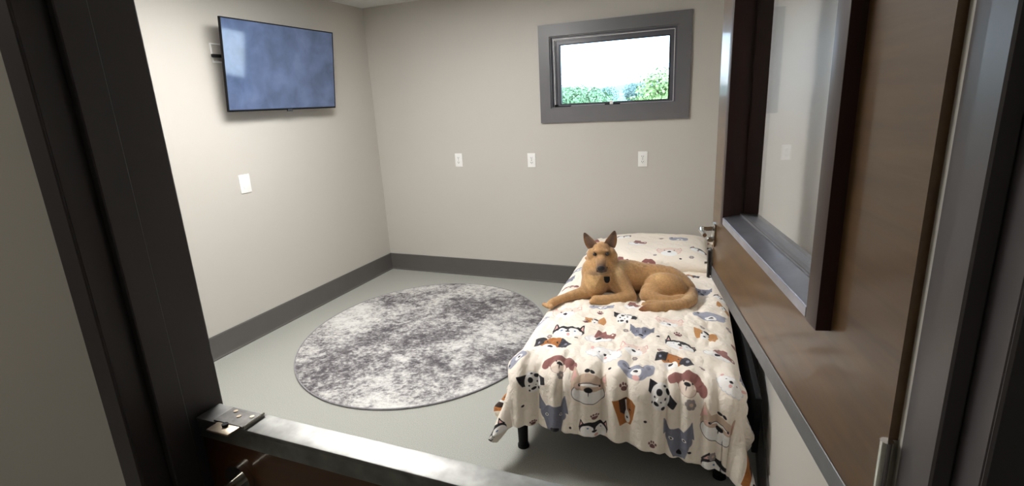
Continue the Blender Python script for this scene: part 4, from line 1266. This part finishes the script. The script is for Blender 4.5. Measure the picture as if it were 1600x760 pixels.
# ---------------------------------------------------------------- outdoors beyond the window
M_hill = mat('hillside_green', (0.12, 0.20, 0.18), 0.95, noise=(0.05, 0.35, 6))
M_leafA = mat('tree_leaf_green', (0.17, 0.30, 0.15), 0.6, noise=(0.6, 0.25, 3))
M_leafB = mat('tree_leaf_bluegreen', (0.12, 0.21, 0.19), 0.6, noise=(0.6, 0.25, 3))
M_leafC = mat('tree_leaf_yellowgreen', (0.22, 0.32, 0.11), 0.6, noise=(0.6, 0.25, 3))
M_bark = mat('tree_bark', (0.12, 0.09, 0.06), 0.9, noise=(4, 0.3, 4))
bm = bmesh.new()
gx, gy = 60, 46
V_ = []
for j in range(gy + 1):
    row = []
    t = j / gy
    Y_ = 1.2 + 700 * t ** 2.2
    for i in range(gx + 1):
        X_ = -1.0 + (i / gx - 0.5) * (30 + Y_ * 1.6)
        h0 = -6.0 - 3 * min(1, Y_ / 60) + max(0, (Y_ - 120)) * 0.045 * (1 + 0.25 * math.sin(X_ * 0.011 + 1.3)) + 1.2 * math.sin(X_ * 0.05 + Y_ * 0.02)
        row.append(bm.verts.new((X_, Y_, h0)))
    V_.append(row)
for j in range(gy):
    for i in range(gx):
        bm.faces.new((V_[j][i], V_[j][i + 1], V_[j + 1][i + 1], V_[j + 1][i]))
hl = obj('hillside', bm, M_hill, smooth=60); hl['kind'] = 'structure'; hl['label'] = 'green wooded hillside rising beyond the window'

def crown_mesh(seed, n, leaf, col):
    r_ = random.Random(seed)
    lobes = [(r_.uniform(-0.42, 0.42), r_.uniform(-0.42, 0.42), r_.uniform(-0.35, 0.6), r_.uniform(0.34, 0.55)) for _ in range(15)]
    vs_, fs_ = [], []
    for _ in range(n):
        lx, ly, lz, lr_ = r_.choice(lobes)
        d = Vector((r_.gauss(0, 1), r_.gauss(0, 1), r_.gauss(0, 1))).normalized()
        c = Vector((lx, ly, lz)) + d * lr_ * r_.uniform(0.75, 1.05)
        t1 = d.cross(Vector((r_.uniform(-1, 1), r_.uniform(-1, 1), r_.uniform(-1, 1)))).normalized()
        nn_ = (d + Vector((r_.uniform(-.6, .6), r_.uniform(-.6, .6), r_.uniform(-.2, .8)))).normalized()
        t1 = nn_.cross(t1).normalized(); t2 = nn_.cross(t1)
        s = leaf * r_.uniform(0.6, 1.3)
        k = len(vs_)
        vs_ += [tuple(c - t1 * s), tuple(c - t2 * s * 0.6), tuple(c + t1 * s), tuple(c + t2 * s * 0.6)]
        fs_.append((k, k + 1, k + 2, k + 3))
    me_ = bpy.data.meshes.new('foliage'); me_.from_pydata(vs_, [], fs_); me_.materials.append(col)
    return me_
CR = [crown_mesh(1, 5000, 0.050, M_leafA), crown_mesh(2, 5000, 0.050, M_leafB), crown_mesh(3, 5000, 0.050, M_leafC)]
bm = bmesh.new()
tube(bm, [(0, 0, -1.6), (0.03, 0.02, -0.8), (0, 0, 0.0), (0.02, 0, 0.5)], [0.09, 0.07, 0.05, 0.02], 10)
for a in range(5):
    an = a * 1.3
    tube(bm, [(0, 0, -0.5 + a * 0.12), (0.3 * math.cos(an), 0.3 * math.sin(an), -0.1 + a * 0.12), (0.5 * math.cos(an), 0.5 * math.sin(an), 0.2 + a * 0.1)], [0.035, 0.022, 0.01], 7)
trunk_o = obj('trunk', bm, M_bark); trunk_me = trunk_o.data; bpy.data.objects.remove(trunk_o)
def tree(label, x, y, z, s, k, group):
    t = thing('tree', label, 'tree', (x, y, z - 1.6 * s), rng.uniform(0, 6), group)
    f = bpy.data.objects.new('foliage', CR[k]); C.objects.link(f); f.parent = t; f.location = (0, 0, 1.6 * s); f.scale = (s, s, s * 0.9); f['kind'] = 'stuff'
    b = bpy.data.objects.new('trunk', trunk_me); C.objects.link(b); b.parent = t; b.location = (0, 0, 1.6 * s); b.scale = (s, s, s)
tree('bright green tree crown at the left edge of the window view', -6.6, 25, 1.15, 1.6, 0, 'trees beyond the window')
tree('bright green tree just right of the leftmost crown in the window view', -4.2, 22.5, 1.05, 1.5, 0, 'trees beyond the window')
tree('bright green tree with the lower crown, left of the distant ridge', -5.6, 31, 0.75, 2.0, 0, 'trees beyond the window')
tree('low green tree at the window centre in front of the distant ridge', -4.2, 36.5, -0.4, 2.2, 2, 'trees beyond the window')
tree('tall yellow-green tree at the right edge of the window view', 0.75, 20, 1.0, 1.9, 2, 'trees beyond the window')
tree('shorter yellow-green tree standing left of the tall tree at the right', -0.7, 25, 0.3, 1.8, 2, 'trees beyond the window')
for k in range(9):
    tree('blue-green tree of the distant wood along the ridge', -42 + k * 8.6 + rng.uniform(-1, 1), (112, 124)[k % 2] + rng.uniform(-2, 2), 1.3 + rng.uniform(-0.7, 0.8), 4.4, 1, 'distant trees on the ridge')
